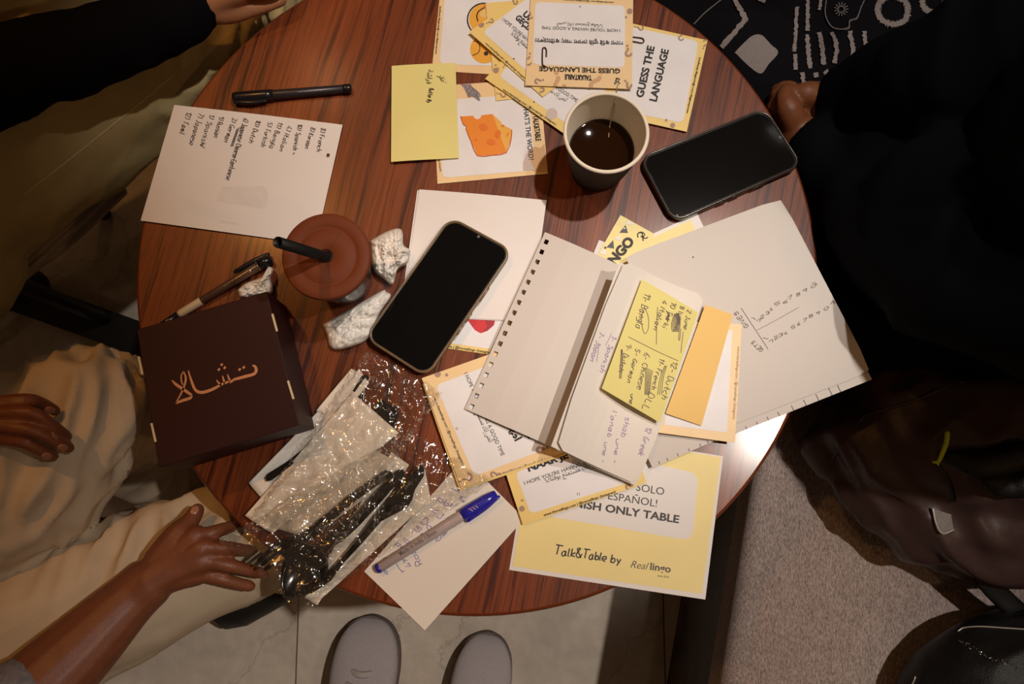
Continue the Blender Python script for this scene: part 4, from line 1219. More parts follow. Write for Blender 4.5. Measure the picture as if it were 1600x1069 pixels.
def clip_wire(q, z, r, label):
    nodes = [(x, y, z + dz, r) for x, y, dz in q]
    mk('paper_clip', *tube(px(nodes), 8, 4), 'clip', None, label, 'paper clip', smooth=True)
clip_wire([(853.6, 88, .0009), (853.6, 78, .0009), (851.5, 74.6, .0009), (848.5, 75, .0009), (847.6, 80, .0009), (847.4, 97, .0009), (849, 102.5, .0012), (852, 103.6, .0012)], T + .0092, .00075, 'dark bronze paper clip on the upside-down centre card')
clip_wire([(985, 57.5, .0009), (1000, 59, .0009), (1005, 61, .0009), (1006, 65, .0009), (1002, 67, .0009), (992, 65.2, .0009), (985, 64, .0009)], T + .0040, .00075, 'dark bronze paper clip peeking onto the right-hand language card')

# sticky note on the cheese card
s_ = Sheet('sticky_note', [(612, 103), (711.7, 98), (717, 247), (611, 253)], [T + .006, T + .0036, T + .0036, T + .006], 'sticky_pale', 'pale yellow sticky note with arabic and butterfly written on it, left of the cheese card', 'sticky note', th=.0002, n=(8, 4), bump=lambda u, v: .0016 * math.sin(u * 3.0) * (1 - u))
s_.write('Butterfly', (671, 138), (667, 160), 6.5, 'pen_black', .0006, seed=3)
s_.text(arabic('فراشة'), (668.5, 109), (666.5, 131), 'pen_black', cap=8)
s_.text(arabic('نقر'), (684.5, 118), (690, 128), 'pen_black', cap=8)
s_.disc(693, 128, .7, 'pen_black'); s_.disc(697, 129, .7, 'pen_black')

# ================================================================== HANDWRITTEN LIST, LEFT
us = [0, .18, .36, .54, .72, .948, .966, 1]; vs_ = [0, .13, .253, .283, .4, .6, .8, 1]
s_ = Sheet('paper_sheet', [(272.4, 164), (535.3, 195), (493, 382.5), (219.7, 344.7)], [T + .0035, T + .002, T + .0012, T + .0030], 'paper_white', 'white sheet with a handwritten numbered list of languages', 'paper', th=.0003, us=us, vs=vs_, holes=[(5, 2)], bump=lambda u, v: .0016 * math.sin(3.1 * u) * (1 - .5 * v))
for i, (t, a, b, cap) in enumerate([('8) French', (502, 200), (494.5, 236), 7), ('8) Korean', (486, 199), (476.5, 231), 7), ('10) Spanish ~', (466, 194), (456, 241), 7), ('4) Italian', (449.5, 197), (436.5, 235), 7), ('11) Bangla', (435, 191), (421, 231), 7), ('5) Turkish', (419, 191), (408, 228), 7), ('10) Dutch', (401, 187.5), (389, 222), 7),
  ('6) Japanese Chinese Cantonese', (381, 185), (353, 280), 8), ('3) German', (363.5, 184), (350, 221), 7.5), ('9) Russian', (343, 182), (334.5, 213.5), 7.5), ('1) Spanish', (328.5, 178.5), (313, 226), 7.5), ('7) Japanese', (311, 177), (296, 225), 8), ('12) Tamil', (292.5, 175), (280.5, 208), 8)]):
    s_.write(t, a, b, cap, 'pen_black', .00058, seed=i + 5)
for k in range(4): s_.curve([(374 - k * 1.3, 200 + k * 0.5), (369 - k, 214), (364 - k * 1.2, 229)], .0005, 'pen_black', 'handwriting')
s_.curve([(372, 232), (367, 246), (364, 254)], .0005, 'pen_black', 'handwriting')
s_.curve([(318, 224), (313.5, 227), (320.5, 231.5)], .0006, 'pen_black', 'handwriting')
s_.poly([(347, 292), (412, 291), (420, 303), (415, 326), (338, 314)], 'paper_ghost', 'show_through', .0002)
s_.poly([(345, 345), (372, 349), (371, 351), (345, 347)], 'paper_ghost', 'show_through', .0002)

# ================================================================== SHEETS UNDER THE CENTRE PHONE
c = card([(655, 400), (815, 421), (800, 559), (640, 536)], T + .0008, 'card_yellow', 'game card with a red heart, mostly under the folded white paper')
c.panel([(665, 410), (805, 430), (791, 549), (650, 529)], 8)
c.poly([(728, 497), (733, 497.5), (774, 499), (772, 508), (762, 517), (751, 521), (742, 516), (734, 505)], 'red', 'printed_heart', .0004)
c.poly([(757, 499), (774, 499.5), (771, 508), (761, 517), (753, 519.5), (762, 510)], 'red_dark', 'printed_heart', .0006)
c.text(WWW, (655, 536.5), (770, 553.2), bold=.01)
fp = empty('folded_paper', P(740, 400, T + .002), 'blank folded white paper under the centre phone', 'paper')
Sheet('leaf', [(652, 297.5), (851, 314), (825, 503), (624, 494)], T + .0022, 'paper_white', None, None, part=fp, th=.0003)
Sheet('leaf', [(655, 296), (854, 313), (828, 501.5), (627, 493)], [T + .0042, T + .0042, T + .0030, T + .0030], 'paper_white', None, None, part=fp, th=.0003, n=(6, 4), bump=lambda u, v: .002 * math.sin(3.1 * u) * (1 - v))

# ================================================================== SPANISH TABLE SIGN AND THE CARDS AROUND THE NOTEBOOK
s_ = Sheet('table_sign', [(833, 665), (1130, 713), (1102, 937), (795.5, 890.7)], [T + .0008, T + .0010, T + .0020, T + .0010], 'white_margin', 'yellow and white sign reading spanish only table', 'sign', th=.0004)
NP = 14
pan = lambda pts, N_=12: [tuple(np.array(pts[i]) * (1 - k / N_) + np.array(pts[(i + 1) % len(pts)]) * (k / N_)) for i in range(len(pts)) for k in range(N_)]
def grid_panel(sh, q, m, name, dz, n=8):
    q = [np.array(p, float) for p in q]
    V = []
    for j in range(n + 1):
        for i in range(n + 1):
            u, v = i / n, j / n
            p = q[0] * (1 - u) * (1 - v) + q[1] * u * (1 - v) + q[2] * u * v + q[3] * (1 - u) * v
            V.append(sh.at(*p))
    sh.lay(V, [(j * (n + 1) + i, (j + 1) * (n + 1) + i, (j + 1) * (n + 1) + i + 1, j * (n + 1) + i + 1) for j in range(n) for i in range(n)], m, name, dz)
grid_panel(s_, [(836, 668), (1126.5, 714.5), (1096.5, 928), (801, 885)], 'card_sign', 'yellow_panel', .0003)
wp = [(862, 690), (1070, 735.5), (1083, 739), (1090, 750), (1083.5, 828), (1079, 839), (1069, 842.5), (1050, 840), (955, 823.5), (863, 808), (850, 800)]
s_.poly(pan(wp, 3), 'white_margin', 'white_panel', .00045)
s_.text('SOLO', (993.6, 766.5), (1037, 774), 'ink_sign', .0, cap=12)
s_.text('¡EN ESPAÑOL!', (918, 775), (1026, 792.3), 'ink_sign', .0, cap=12)
s_.text('SPANISH ONLY TABLE', (863, 786.5), (1060.5, 817.5), 'ink_sign', .03, cap=12)
for t, a, b, sd in (('T', (865.5, 866), (876, 867.5), 1), ('alk', (877, 868), (898, 870.5), 2), ('&', (899.5, 871), (908, 872), 3), ('T', (909.5, 872), (919, 873.5), 4), ('able', (920, 873.5), (946, 877), 5), ('by', (954, 879), (968.5, 881), 6)):
    s_.write(t, a, b, 15 if t in 'T&' else 12.5, 'ink_sign', .0013, .2, 'printed_text', sd)
s_.text('Real', (985, 887), (1013, 890.6), 'ink_grey', -.006, .35, cap=12)
s_.text('lingo', (1015.5, 890.2), (1047.5, 894.8), 'ink_grey', .02, cap=11.5)
s_.text('since 2016', (1027, 901), (1045, 903.2), 'ink_grey')

c = card([(788, 733), (983, 668), (1010, 755), (817, 820.5)], T + .0062, 'card_yellow', 'lower game card with dutch words, tucked under the notebook leaf')
c.panel([(805, 738), (972, 682), (992, 751), (829, 803)], 9)
c.text(WWW, (850, 807), (962.5, 770), bold=.01)
c.text('NAAR JE ZIN', (826, 737), (921, 704), bold=.045, cap=10); c.text(HOPE, (820, 758), (964, 710), cap=6)
c.text(ARAB, (853, 754.5), (944, 724), cap=8)
c.text('11', (902.5, 774.5), (906, 773.5)); c.disc(815.5, 795, 4.5, 'motif'); c.disc(816, 782, 2, 'motif'); c.qmark(984, 760, 12, 250, 'motif', .0018)
c = card([(661, 601), (826, 545), (884, 711), (718.5, 767)], T + .0076, 'card_yellow', 'yellow-edged card just showing below the farsi card')
c.panel([(680, 610), (815, 562), (866, 702), (738, 745)], 9)
c = card([(659, 591), (824, 533), (885, 706.5), (720.5, 763.5)], T + .0092, 'card_peach', 'peach-edged game card with farsi words by the torn notebook page')
c.panel([(680.5, 602), (812, 553), (866, 697), (741, 744)], 10)
c.text(WWW, (677.5, 622.5), (722, 727), bold=.01); c.text(WWW, (775.5, 744.5), (866, 714.5), bold=.01)
c.text(HOPE, (725, 584), (783.5, 713), cap=6.2)
c.text(ARAB, (735.5, 626), (764.5, 692), cap=8.5)
c.text(arabic('امیدوارم'.replace('ی', 'ي')), (781, 640), (805.5, 690), bold=.045, cap=12)
c.text(arabic('خوش'), (806, 640), (824, 687), bold=.045, cap=11)
c.text('12', (711.5, 668.5), (713, 672)); c.disc(684, 584.7, 5, 'motif'); c.qmark(727, 748, 22, 60, 'motif', .0022); c.qmark(774, 741, 14, 260, 'motif', .0020); c.qmark(848, 702, 18, 250, 'motif', .0028); c.disc(698, 586, 2.5, 'motif'); c.qmark(712, 565, 12, 240, 'motif', .0018); c.qmark(756, 552, 13, 230, 'motif', .0018)

# yellow sign and bingo card above the notebook
s_ = Sheet('table_sign', [(940, 402), (1089.5, 333.5), (1135, 430), (990, 500)], T + .0006, 'white_margin', 'pale yellow sign mostly hidden, between the bingo card and the dark phone', 'sign', th=.0004)
s_.poly([(948, 404), (1079, 344), (1122, 430), (992, 490)], 'card_sign', 'yellow_panel', .0003)
s_.panel([(975, 424), (1080, 358), (1110, 425), (995, 478)], 10)
s_.poly([(1013, 372), (1018, 369.6), (1017, 376), (1014, 384)], 'card_white', 'white_panel', .0006)
s_ = Sheet('paper_sheet', [(936, 375), (1000, 400), (985, 450), (915, 425)], T + .0022, 'paper_white', 'white paper corner showing left of the bingo card', 'paper', th=.0003)
c = card([(969.4, 336), (1023, 366), (981, 440), (926, 412)], T + .0036, 'card_sign', 'bingo card with grey bunting, poking out above the notebook')
z1 = lambda l: [(920 + x / 5.627, 330 + y / 5.627) for x, y in l]
c.poly(z1([(268, 190), (345, 192), (322, 122)]), 'flag', 'printed_bunting', .0004); c.poly(z1([(155, 318), (222, 330), (214, 256)]), 'flag', 'printed_bunting', .0004)
c.poly(z1([(330, 120), (400, 118), (336, 84)]), 'card_white', 'printed_bunting', .0004); c.poly(z1([(225, 245), (285, 262), (272, 208)]), 'card_white', 'printed_bunting', .0004); c.poly(z1([(95, 375), (150, 388), (150, 335), (120, 340)]), 'card_white', 'printed_bunting', .0004)
p = z1([(145, 322), (210, 366), (312, 152)]); c.disc(*p[0], 1.9, 'flag'); c.disc(*p[1], 1.3, 'flag'); c.disc(*p[2], 1.4, 'card_white', dz=.0006)
c.text('BINGO', (949, 428), (992, 377.5), bold=.05, cap=15)
c.curve(z1([(432, 232), (430, 200), (452, 190), (470, 200), (478, 262)]), .0012, 'ink'); c.curve(z1([(440, 188), (470, 186), (492, 205), (482, 222), (455, 222)]), .0010, 'ink'); c.curve(z1([(462, 225), (500, 240), (520, 228)]), .0011, 'ink')

# ================================================================== NOTEBOOK LEAVES
def ticks(sh, a, b, ln, ts, wd=.0005):
    for t, k in ts:
        x, y = a[0] + (b[0] - a[0]) * t, a[1] + (b[1] - a[1]) * t
        sh.ribbon([(x, y), (x + ln[0] * k, y + ln[1] * k)], wd, 'ink_grey', 'punched_slot')
s_ = Sheet('notebook_sheet', [(955, 600), (1075, 560), (1116.5, 689), (1019.5, 731)], T + .0098, 'paper_cream', 'cream torn leaf end between the sticky note and the spanish sign', 'paper', th=.0003)
ticks(s_, (1019.5, 731), (1116.5, 689), (-2, -5), [(.12, 1), (.25, 1), (.42, 1), (.60, 1), (.78, 1), (.9, 1)])
s_ = Sheet('notebook_sheet', [(976, 410), (1222, 316), (1362.5, 593), (1118, 690)], [T + .0110, T + .0110, T + .0120, T + .0105], 'paper_cream', 'cream sheet with slots along its lower edge, below the gives and gets page', 'paper', th=.0003)
ticks(s_, (1118, 690), (1362.5, 593), (-4, -8), [(.06, .5), (.13, .5), (.2, .55), (.27, .6), (.34, .7), (.41, .8), (.5, 1), (.58, 1.1), (.66, 1.2), (.745, 1.4), (.80, 1.3)])
s_ = Sheet('notebook_sheet', [(974, 401), (1221, 309), (1362, 580), (1111, 677)], [T + .0180, T + .0135, T + .0165, T + .0125], 'paper_cream', 'large cream sheet headed gives and gets, at the right edge of the table', 'paper', th=.0003, n=(8, 8), bump=lambda u, v: .003 * math.sin(math.pi * u) * math.sin(math.pi * v), corner=.02)
P1 = s_
s_.disc(1083, 402, 1.1, 'pen_black')
z4 = lambda l: [(1130 + x / 4.276, 440 + y / 4.276) for x, y in l]
def zw(t, a, b, cap, sd, m='pen_grey'): s_.write(t, *z4([a, b]), cap, m, .0005, .3, seed=sd)
zw('GIVES', (170, 300), (95, 200), 6.5, 1); zw('GETS', (270, 455), (205, 395), 6, 2)
s_.curve(z4([(120, 178), (200, 300), (300, 452)]), .0004, 'pen_grey', 'handwriting'); s_.curve(z4([(225, 325), (350, 260), (505, 172)]), .0004, 'pen_grey', 'handwriting')
for i, (a, b) in enumerate([((215, 285), (245, 270)), ((255, 250), (275, 238)), ((285, 225), (310, 215)), ((318, 200), (332, 190)), ((350, 165), (380, 150)), ((400, 150), (430, 140)), ((440, 125), (465, 108)), ((490, 102), (515, 92)), ((540, 78), (562, 62)), ((590, 48), (620, 34))]):
    zw('1234567890'[i], a, b, 4.5, i + 20)
for i, (a, b) in enumerate([((302, 418), (328, 408)), ((345, 390), (365, 378)), ((370, 375), (400, 360)), ((415, 358), (430, 350)), ((460, 320), (482, 308)), ((500, 296), (515, 288)), ((535, 275), (562, 262)), ((575, 245), (600, 235)), ((622, 228), (645, 218)), ((680, 198), (705, 182)), ((720, 170), (740, 152))]):
    zw('12345678901'[i], a, b, 4.5, i + 40)
s_.curve(z4([(188, 243), (205, 245), (215, 256)]), .0005, 'pen_grey', 'handwriting'); s_.curve(z4([(265, 375), (290, 382), (302, 380)]), .0005, 'pen_grey', 'handwriting'); s_.curve(z4([(590, 12), (612, 8), (628, 22)]), .0005, 'pen_grey', 'handwriting'); s_.curve(z4([(725, 132), (740, 132), (746, 146)]), .0005, 'pen_grey', 'handwriting')

# framed card, amber strip
c = card([(1036, 500), (1159, 507), (1148.5, 692), (1020, 675)], [T + .0225, T + .0180, T + .0155, T + .0185], 'card_peach', 'peach-framed card with a blank white middle beside the writing on the notebook')
c.poly([(1042, 512), (1144, 516), (1136, 676), (1038, 664)], 'card_white', 'white_panel', .0002)
c.text(WWW, (1152.5, 541), (1145, 655), 'motif')
s_ = Sheet('paper_strip', [(1102, 476.5), (1145, 491.5), (1096, 665.5), (1040, 646)], [T + .0245, T + .0215, T + .0195, T + .0225], 'amber', 'plain amber paper strip lying on the framed card', 'paper', th=.0003)

# left page with real square holes, its top page raised
us = [0, .035, .080, .3, .55, .8, 1.0]; vs_ = [0]
for k in range(17):
    v = .045 + k * (.930 / 16)
    vs_ += [v - .0115, v + .0135]
vs_.append(1.0)
holes = [(1, 1 + 2 * k) for k in range(17)]
s_ = Sheet('notebook_sheet', [(851.5, 362.7), (985, 423), (866, 700), (726, 639)], [T + .0110, T + .0135, T + .0150, T + .0125], 'paper_cream', 'blank cream page with a row of square punched holes', 'paper', th=.0003, us=us, vs=vs_, holes=holes, bump=lambda u, v: .004 * math.sin(math.pi * u))
s_ = Sheet('notebook_sheet', [(968, 409), (1098, 466), (993, 759), (861, 697.5)], [T + .0545, T + .0215, T + .0160, T + .0545], 'paper_leaf', 'cream leaf just below the written notebook leaf, showing along its left edge', 'paper', th=.0003, n=(12, 4), bump=lambda u, v: -.0115 * math.sin(math.pi * u))
s_ = Sheet('notebook_sheet', [(973, 404), (1105, 463), (999, 759), (866, 698)], [T + .0580, T + .0225, T + .0180, T + .0580], 'paper_leaf', 'notebook leaf with violet handwriting, left of the written sticky note', 'paper', th=.0003, n=(10, 4), bump=lambda u, v: -.0115 * math.sin(math.pi * u), corner=.05)
z3b = lambda l: [(840 + x / 3.957, 500 + y / 3.957) for x, y in l]
for t, a, b, cap, sd in (('1- Spanish', (462, 95), (385, 315), 8, 1), ('7- Japan', (385, 70), (325, 245), 8, 2), ('shab', (545, 600), (515, 715), 9, 3), ('une -', (488, 735), (465, 880), 7, 4), ("l'anab", (462, 560), (430, 720), 8, 5), ('une -', (415, 755), (390, 875), 7, 6), ('12 Greek', (675, 660), (622, 835), 9, 7)):
    s_.write(t, *z3b([a, b]), cap, 'pen_violet', .0006, .45, seed=sd)
s_.curve(z3b([(380, 140), (375, 190), (365, 260)]), .0005, 'pen_violet', 'handwriting')
s_.curve(z3b([(455, 85), (445, 110), (420, 160)]), .0005, 'pen_violet', 'handwriting')

# written sticky note
s_ = Sheet('sticky_note', [(1003, 436.5), (1091, 488.5), (1031, 660.5), (939.5, 607.5)], [T + .0450, T + .0290, T + .0285, T + .0440], 'sticky', 'bright yellow sticky note covered in pen scribbles, on the notebook leaf', 'sticky note', th=.0002, n=(8, 8), bump=lambda u, v: .004 * (1 - u) ** 3 * v + .001 * math.sin(math.pi * u))
z2 = lambda l: [(920 + x / 3.958, 430 + y / 3.958) for x, y in l]
def sw(t, a, b, cap, sd): s_.write(t, *z2([a, b]), cap, 'pen_grey', .0006, .5, seed=sd)
for t, a, b, cap, sd in (('2 June', (610, 215), (585, 330), 7, 1), ('8 luna', (565, 190), (545, 300), 7, 2), ('10 Turki', (515, 165), (455, 320), 8, 3), ('4 Italian', (460, 155), (398, 330), 8, 4), ('11- Bangla', (345, 110), (290, 325), 10, 5), ('9- Dutch', (235, 425), (185, 590), 8, 6), ('5- German', (290, 455), (235, 660), 8, 7), ('6- Chinese', (345, 480), (300, 700), 9, 8), ('11- French', (440, 515), (385, 700), 8, 9), ('12- Dutch', (520, 530), (450, 760), 9, 10), ('DLL', (370, 720), (330, 830), 11, 11), ('une', (260, 735), (250, 790), 6, 12)):
    sw(t, a, b, cap, sd)
def sc(l, wd=.0005, n=4): s_.curve(z2(l), wd, 'pen_grey', 'handwriting', n=n)
sc([(245, 382), (330, 425), (440, 480), (552, 530)]); sc([(425, 198), (420, 300), (418, 430)])
sc([(345, 200), (325, 270), (335, 340), (350, 362), (368, 330), (368, 260), (345, 200)])
for k in range(5): sc([(530 + 5 * k, 240), (512 + 8 * k, 300), (520 + 9 * k, 350), (545 + 5 * k, 290), (540 + 4 * k, 235)], .0006)
for k in range(5): sc([(478 + 4 * k, 220 + 6 * k), (500 - 3 * k, 250), (478 + 5 * k, 270 + 3 * k)], .0008)
for k in range(3): sc([(200 + 4 * k, 460), (195 + 6 * k, 560), (188 + 6 * k, 640)])
for k in range(6): sc([(352 + 9 * k, 570 + 4 * k), (350 + 7 * k, 640), (346 + 6 * k, 740)])
for k in range(3): sc([(470 + 6 * k, 560), (440 + 10 * k, 640), (425 + 12 * k, 740)])
sc([(585, 350), (575, 420), (570, 480)]); sc([(560, 330), (556, 390), (562, 400), (570, 330)])

# ================================================================== NOTE UNDER THE BLUE PEN
s_ = Sheet('paper_sheet', [(725, 716), (819.5, 810.5), (664, 985), (569, 893)], [T + .0016, T + .0016, T + .0030, T + .0020], 'paper_note', 'ivory note with blue handwriting under the blue pen', 'paper', th=.0003, n=(6, 6), bump=lambda u, v: .001 * math.sin(3 * v))
z6 = lambda l: [(560 + x / 3.448, 680 + y / 3.448) for x, y in l]
for t, a, b, cap, sd in (('pbl', (425, 350), (495, 395), 9, 1), ('r', (500, 295), (530, 320), 9, 2), ('tw', (540, 340), (565, 365), 7, 3), ('4+J', (395, 415), (440, 455), 10, 4), ('Do', (335, 465), (385, 515), 10, 5), ('Si', (295, 505), (340, 545), 9, 6), ('a', (240, 560), (275, 600), 9, 7), ('pr', (200, 590), (240, 625), 9, 8), ('Roz', (345, 690), (300, 615), 10, 9), ('4x', (290, 700), (245, 660), 9, 10), ('Xr', (250, 735), (225, 690), 9, 11), ('o', (160, 745), (150, 728), 7, 12), ('r', (490, 120), (520, 140), 8, 13), ('mo', (470, 510), (420, 560), 8, 14), ('s', (130, 660), (160, 690), 7, 15)):
    s_.write(t, *z6([a, b]), cap, 'pen_blue', .0006, .45, seed=sd)

flush()

# ================================================================== PHONES
def rloop(q, r, z, n=8):
    W = [P(x, y, z).xy for x, y in q]
    out = []
    for i in range(4):
        p, a, b = W[i], W[i - 1], W[(i + 1) % 4]
        da = (a - p).normalized(); db = (b - p).normalized()
        c_ = p + da * r + db * r
        v0, v1 = (p + db * r * 0 + da * r) - c_, (p + db * r) - c_
        for k in range(n + 1):
            t = math.pi / 2 * k / n
            out.append(c_ + v0 * math.cos(t) + v1 * math.sin(t))
    return out
def slab(loop, levels):
    """levels: (inset, z)"""
    c_ = sum(loop, Vector((0, 0))) / len(loop)
    W = max((p - c_).length for p in loop)
    n = len(loop)
    RR = []
    nr = []
    for i in range(n):
        t = (loop[(i + 1) % n] - loop[i - 1]).normalized()
        m = Vector((t.y, -t.x))
        if m.dot(loop[i] - c_) < 0: m = -m
        nr.append(m)
    for ins, z in levels:
        RR.append([Vector((*(loop[i] - nr[i] * ins), z)) for i in range(n)])
    a = sum(loop[i].x * loop[(i + 1) % n].y - loop[(i + 1) % n].x * loop[i].y for i in range(n))
    if a < 0: RR = [r[::-1] for r in RR]
    return rings(RR)
def phone(q, z0, case, label, r=.0150):
    loop = rloop(q, r, z0 + .010)
    c_ = sum(loop, Vector((0, 0))) / len(loop)
    t = empty('smartphone', (c_.x, c_.y, z0), label, 'phone')
    mk('phone_case', *slab(loop, [(.003, z0), (.0008, z0 + .0015), (0, z0 + .004), (0, z0 + .0085), (.0006, z0 + .0100), (.0014, z0 + .0104), (.0024, z0 + .0100), (.0026, z0 + .0088)]), case, t, smooth=True)
    mk('phone_body', *slab(loop, [(.0026, z0 + .002), (.0026, z0 + .0086), (.0032, z0 + .0092)]), 'phone_body', t, smooth=False)
    mk('screen', *slab(loop, [(.0033, z0 + .0090), (.0033, z0 + .0093), (.0037, z0 + .0095)]), 'phone_glass', t)
    W = [P(x, y, z0 + .007) for x, y in q]
    e = (W[2] - W[1]); L = e.length; e.normalize(); nn = (W[1] - W[0]).normalized()
    for a, b in ((.30, .40), (.50, .56), (.60, .66)):
        p0, p1 = W[1] + e * (L * a) + nn * .0004, W[1] + e * (L * b) + nn * .0004
        mk('side_button', *tube([(*p0, .0013), (*p1, .0013)], 8, 2), case, t, smooth=True)
    m_ = W[0] * .5 + W[1] * .5 + e * .006
    mk('front_camera', *lathe([(.0016, z0 + .0094), (.0016, z0 + .00965)], (m_.x, m_.y), 16), 'ink_grey', t)
    return t
phone([(703, 336.5), (803, 391), (666.5, 591.4), (567.6, 528)], T + .0072, 'phone_case', 'black phone in an amber-edged clear case on the folded white paper')
phone([(1196.4, 167), (1255.6, 258.6), (1052.2, 348.4), (997.4, 245.4)], T + .0005, 'phone_case_dark', 'black phone at the right table edge by the clasped hands')

# ================================================================== PAPER CUP OF TEA
cb_ = P(932.5, 262, T + .0095)
ct_ = P(949.5, 198.5, T + .0985)
cc = ((cb_ + ct_) / 2).xy
z0 = T + .0004
cup = empty('paper_cup', (cc.x, cc.y, z0), 'paper cup with a charcoal outside holding black tea', 'cup')
R0, R1, Hh = .0290, .0412, .0960
rad = lambda h: R0 + (R1 - R0) * h / Hh
mk('outer_wall', *lathe([(R0 - .002, z0), (R0, z0 + .0015), (rad(.03) + .0006, z0 + .03), (rad(.06) + .0006, z0 + .06), (R1 - .0004, z0 + Hh - .004)], cc, 64, False), 'cup_sleeve', cup, smooth=True)
mk('inner_wall', *lathe([(.0004, z0 + .006), (R0 - .003, z0 + .006), (rad(.01) - .0012, z0 + .010), (rad(.05) - .0012, z0 + .05), (R1 - .0016, z0 + Hh - .001)], cc, 64, False), 'cup_paper', cup, smooth=True)
mk('rim', *lathe([(R1 - .0016 + .0019 * math.cos(a) + .0009, z0 + Hh - .0015 + .0019 * math.sin(a)) for a in [2 * math.pi * k / 10 for k in range(11)]], cc, 64, False), 'cup_paper', cup, smooth=True)
ht = .049
mk('seam', *tube([(cc.x + math.cos(1.32) * (rad(h) - .0014), cc.y + math.sin(1.32) * (rad(h) - .0014), z0 + h, .0003) for h in (.05, .07, .09)], 6, 2), 'string', cup, smooth=True)
mk('tea', *lathe([(.0005, z0 + ht - .001), (rad(ht) - .0016, z0 + ht - .001), (rad(ht) - .0016, z0 + ht + .0006), (rad(ht) - .0030, z0 + ht), (.0005, z0 + ht)], cc, 64, False), 'tea', None, 'black tea filling half of the paper cup', 'tea', smooth=True)
q0, q1, q2 = P(964, 138, z0 + Hh + .001), P(958, 175, z0 + .07), P(953, 196, z0 + ht + .0006)
ts = mk('tea_bag_string', *tube([(*P(966, 131, z0 + Hh - .003), .0006), (*q0, .0006), (*q1, .0006), (*q2, .0006), (*P(951, 214, z0 + ht + .0003), .0004)], 6, 4), 'string', None, 'thin tea bag string hanging inside the paper cup', 'string', smooth=True)
for a, rr in ((2.45, .0325), (2.05, .0328), (1.75, .0330), (1.15, .0325), (-.25, .0328), (-.15, .0322), (2.6, .0320)):
    mk('bubble', *ball((cc.x + rr * math.cos(a), cc.y + rr * math.sin(a), z0 + ht), .0011, 10, 6), 'tea', bpy.data.objects['tea'], smooth=True)

# ================================================================== ICED DRINK WITH BROWN LID
lc = P(508, 399.5, T + .102); bc = P(544, 439, T + .002)
cc = (lc * .72 + bc * .28).xy
z0 = T + .0005
dr = empty('plastic_cup', (cc.x, cc.y, z0), 'clear plastic cup of dark drink with a flat brown lid and black straw', 'cup')
prof = [(.0005, z0 + .001), (.026, z0 + .001), (.0285, z0 + .003), (.0320, z0 + .03), (.0355, z0 + .062), (.0392, z0 + .095), (.0402, z0 + .099)]
mk('cup_wall', *lathe(prof, cc, 64, False), 'clear', dr, smooth=True)
mk('drink', *lathe([(.0005, z0 + .0025), (.0265, z0 + .0025), (.0305, z0 + .03), (.0335, z0 + .060), (.0005, z0 + .0605)], cc, 48, False), 'cola', None, 'dark drink inside the clear plastic cup', 'drink', smooth=True)
RL = .0415
mk('lid', *lathe([(RL, z0 + .094), (RL + .0008, z0 + .096), (RL + .0006, z0 + .1005), (RL - .0008, z0 + .1020), (RL - .012, z0 + .1012), (RL - .0132, z0 + .1000), (RL - .0144, z0 + .1010), (.006, z0 + .1016), (.0052, z0 + .1004)], cc, 72, False), 'lid', dr, smooth=True)
for a in (1.08, 3.72, 4.95):
    d_ = Vector((math.cos(a), math.sin(a)))
    p0, p1 = cc + d_ * .008, cc + d_ * .026
    mk('lid_rib', *tube([(p0.x, p0.y, z0 + .1013, .0006), (p1.x, p1.y, z0 + .1009, .0005)], 6, 2), 'lid_dark', dr, smooth=True)
mk('straw_hole', *lathe([(.0005, z0 + .1000), (.0068, z0 + .1000), (.0068, z0 + .1020), (.0060, z0 + .1023)], cc, 32, False), 'straw', dr, smooth=True)
tip = P(434, 378.5, z0 + .178); h0 = Vector((cc.x, cc.y, z0 + .097))
ax = (tip - h0).normalized()
def pipe(a, b, r, ri, seg=20):
    t = (b - a).normalized(); s = t.cross(Vector((0, 0, 1))).normalized(); u = s.cross(t)
    ring = lambda c, r: [c + s * (r * math.cos(2 * math.pi * i / seg)) + u * (r * math.sin(2 * math.pi * i / seg)) for i in range(seg)]
    return rings([ring(a, r), ring(b, r), ring(b, ri), ring(b - t * .03, ri)], True, False)
mk('straw', *pipe(h0 - ax * .05, tip, .0050, .0042), 'straw', None, 'black straw leaning out of the brown lid', 'straw', smooth=True)

# ================================================================== CRUMPLED TISSUES
def crumple(name, pts, hgt, seed, m, label, cat, group=None, rough=1.0, base=T + .0006):
    sp = [np.array(p) for p in spline(pts + [pts[0]], 10)][:-1]
    n = len(sp)
    cx_, cy_ = np.mean([p[0] for p in sp]), np.mean([p[1] for p in sp])
    K = 22
    off = Vector((seed * 3.7, seed * 1.9, 0))
    top = []
    for k in range(K + 1):
        t = 1 - k / K * .98
        ring = []
        for i, p in enumerate(sp):
            x, y = cx_ + (p[0] - cx_) * t, cy_ + (p[1] - cy_) * t
            e = (1 - t ** 3) ** .5
            q = Vector((x / 17, y / 17, 0)) + off
            r_ = 1 - abs(noise.noise(q)) * 2.0 + .8 * (1 - abs(noise.noise(q * 2.3)) * 2) * .5
            r_ += .55 * (1 - 2.2 * abs(noise.noise(q * 3.4 + Vector((5, 2, 0))))) + .25 * (1 - 2 * abs(noise.noise(q * 6.5)))
            z = base + hgt * (.18 + e * (.42 + .30 * r_ * rough))
            if k == 0: z = base + hgt * .10 + hgt * .12 * abs(noise.noise(q * 3))
            ring.append(P(x, y, max(z, base + .0005)))
        top.append(ring)
    bot = [P(cx_ + (p[0] - cx_) * .985, cy_ + (p[1] - cy_) * .985, base) for p in sp]
    V, Fs = rings([bot] + top)
    return mk(name, V, Fs, m, None, label, cat, group, smooth=True)
def z8(l): return [(360 + x / 4.453, 320 + y / 4.453) for x, y in l]
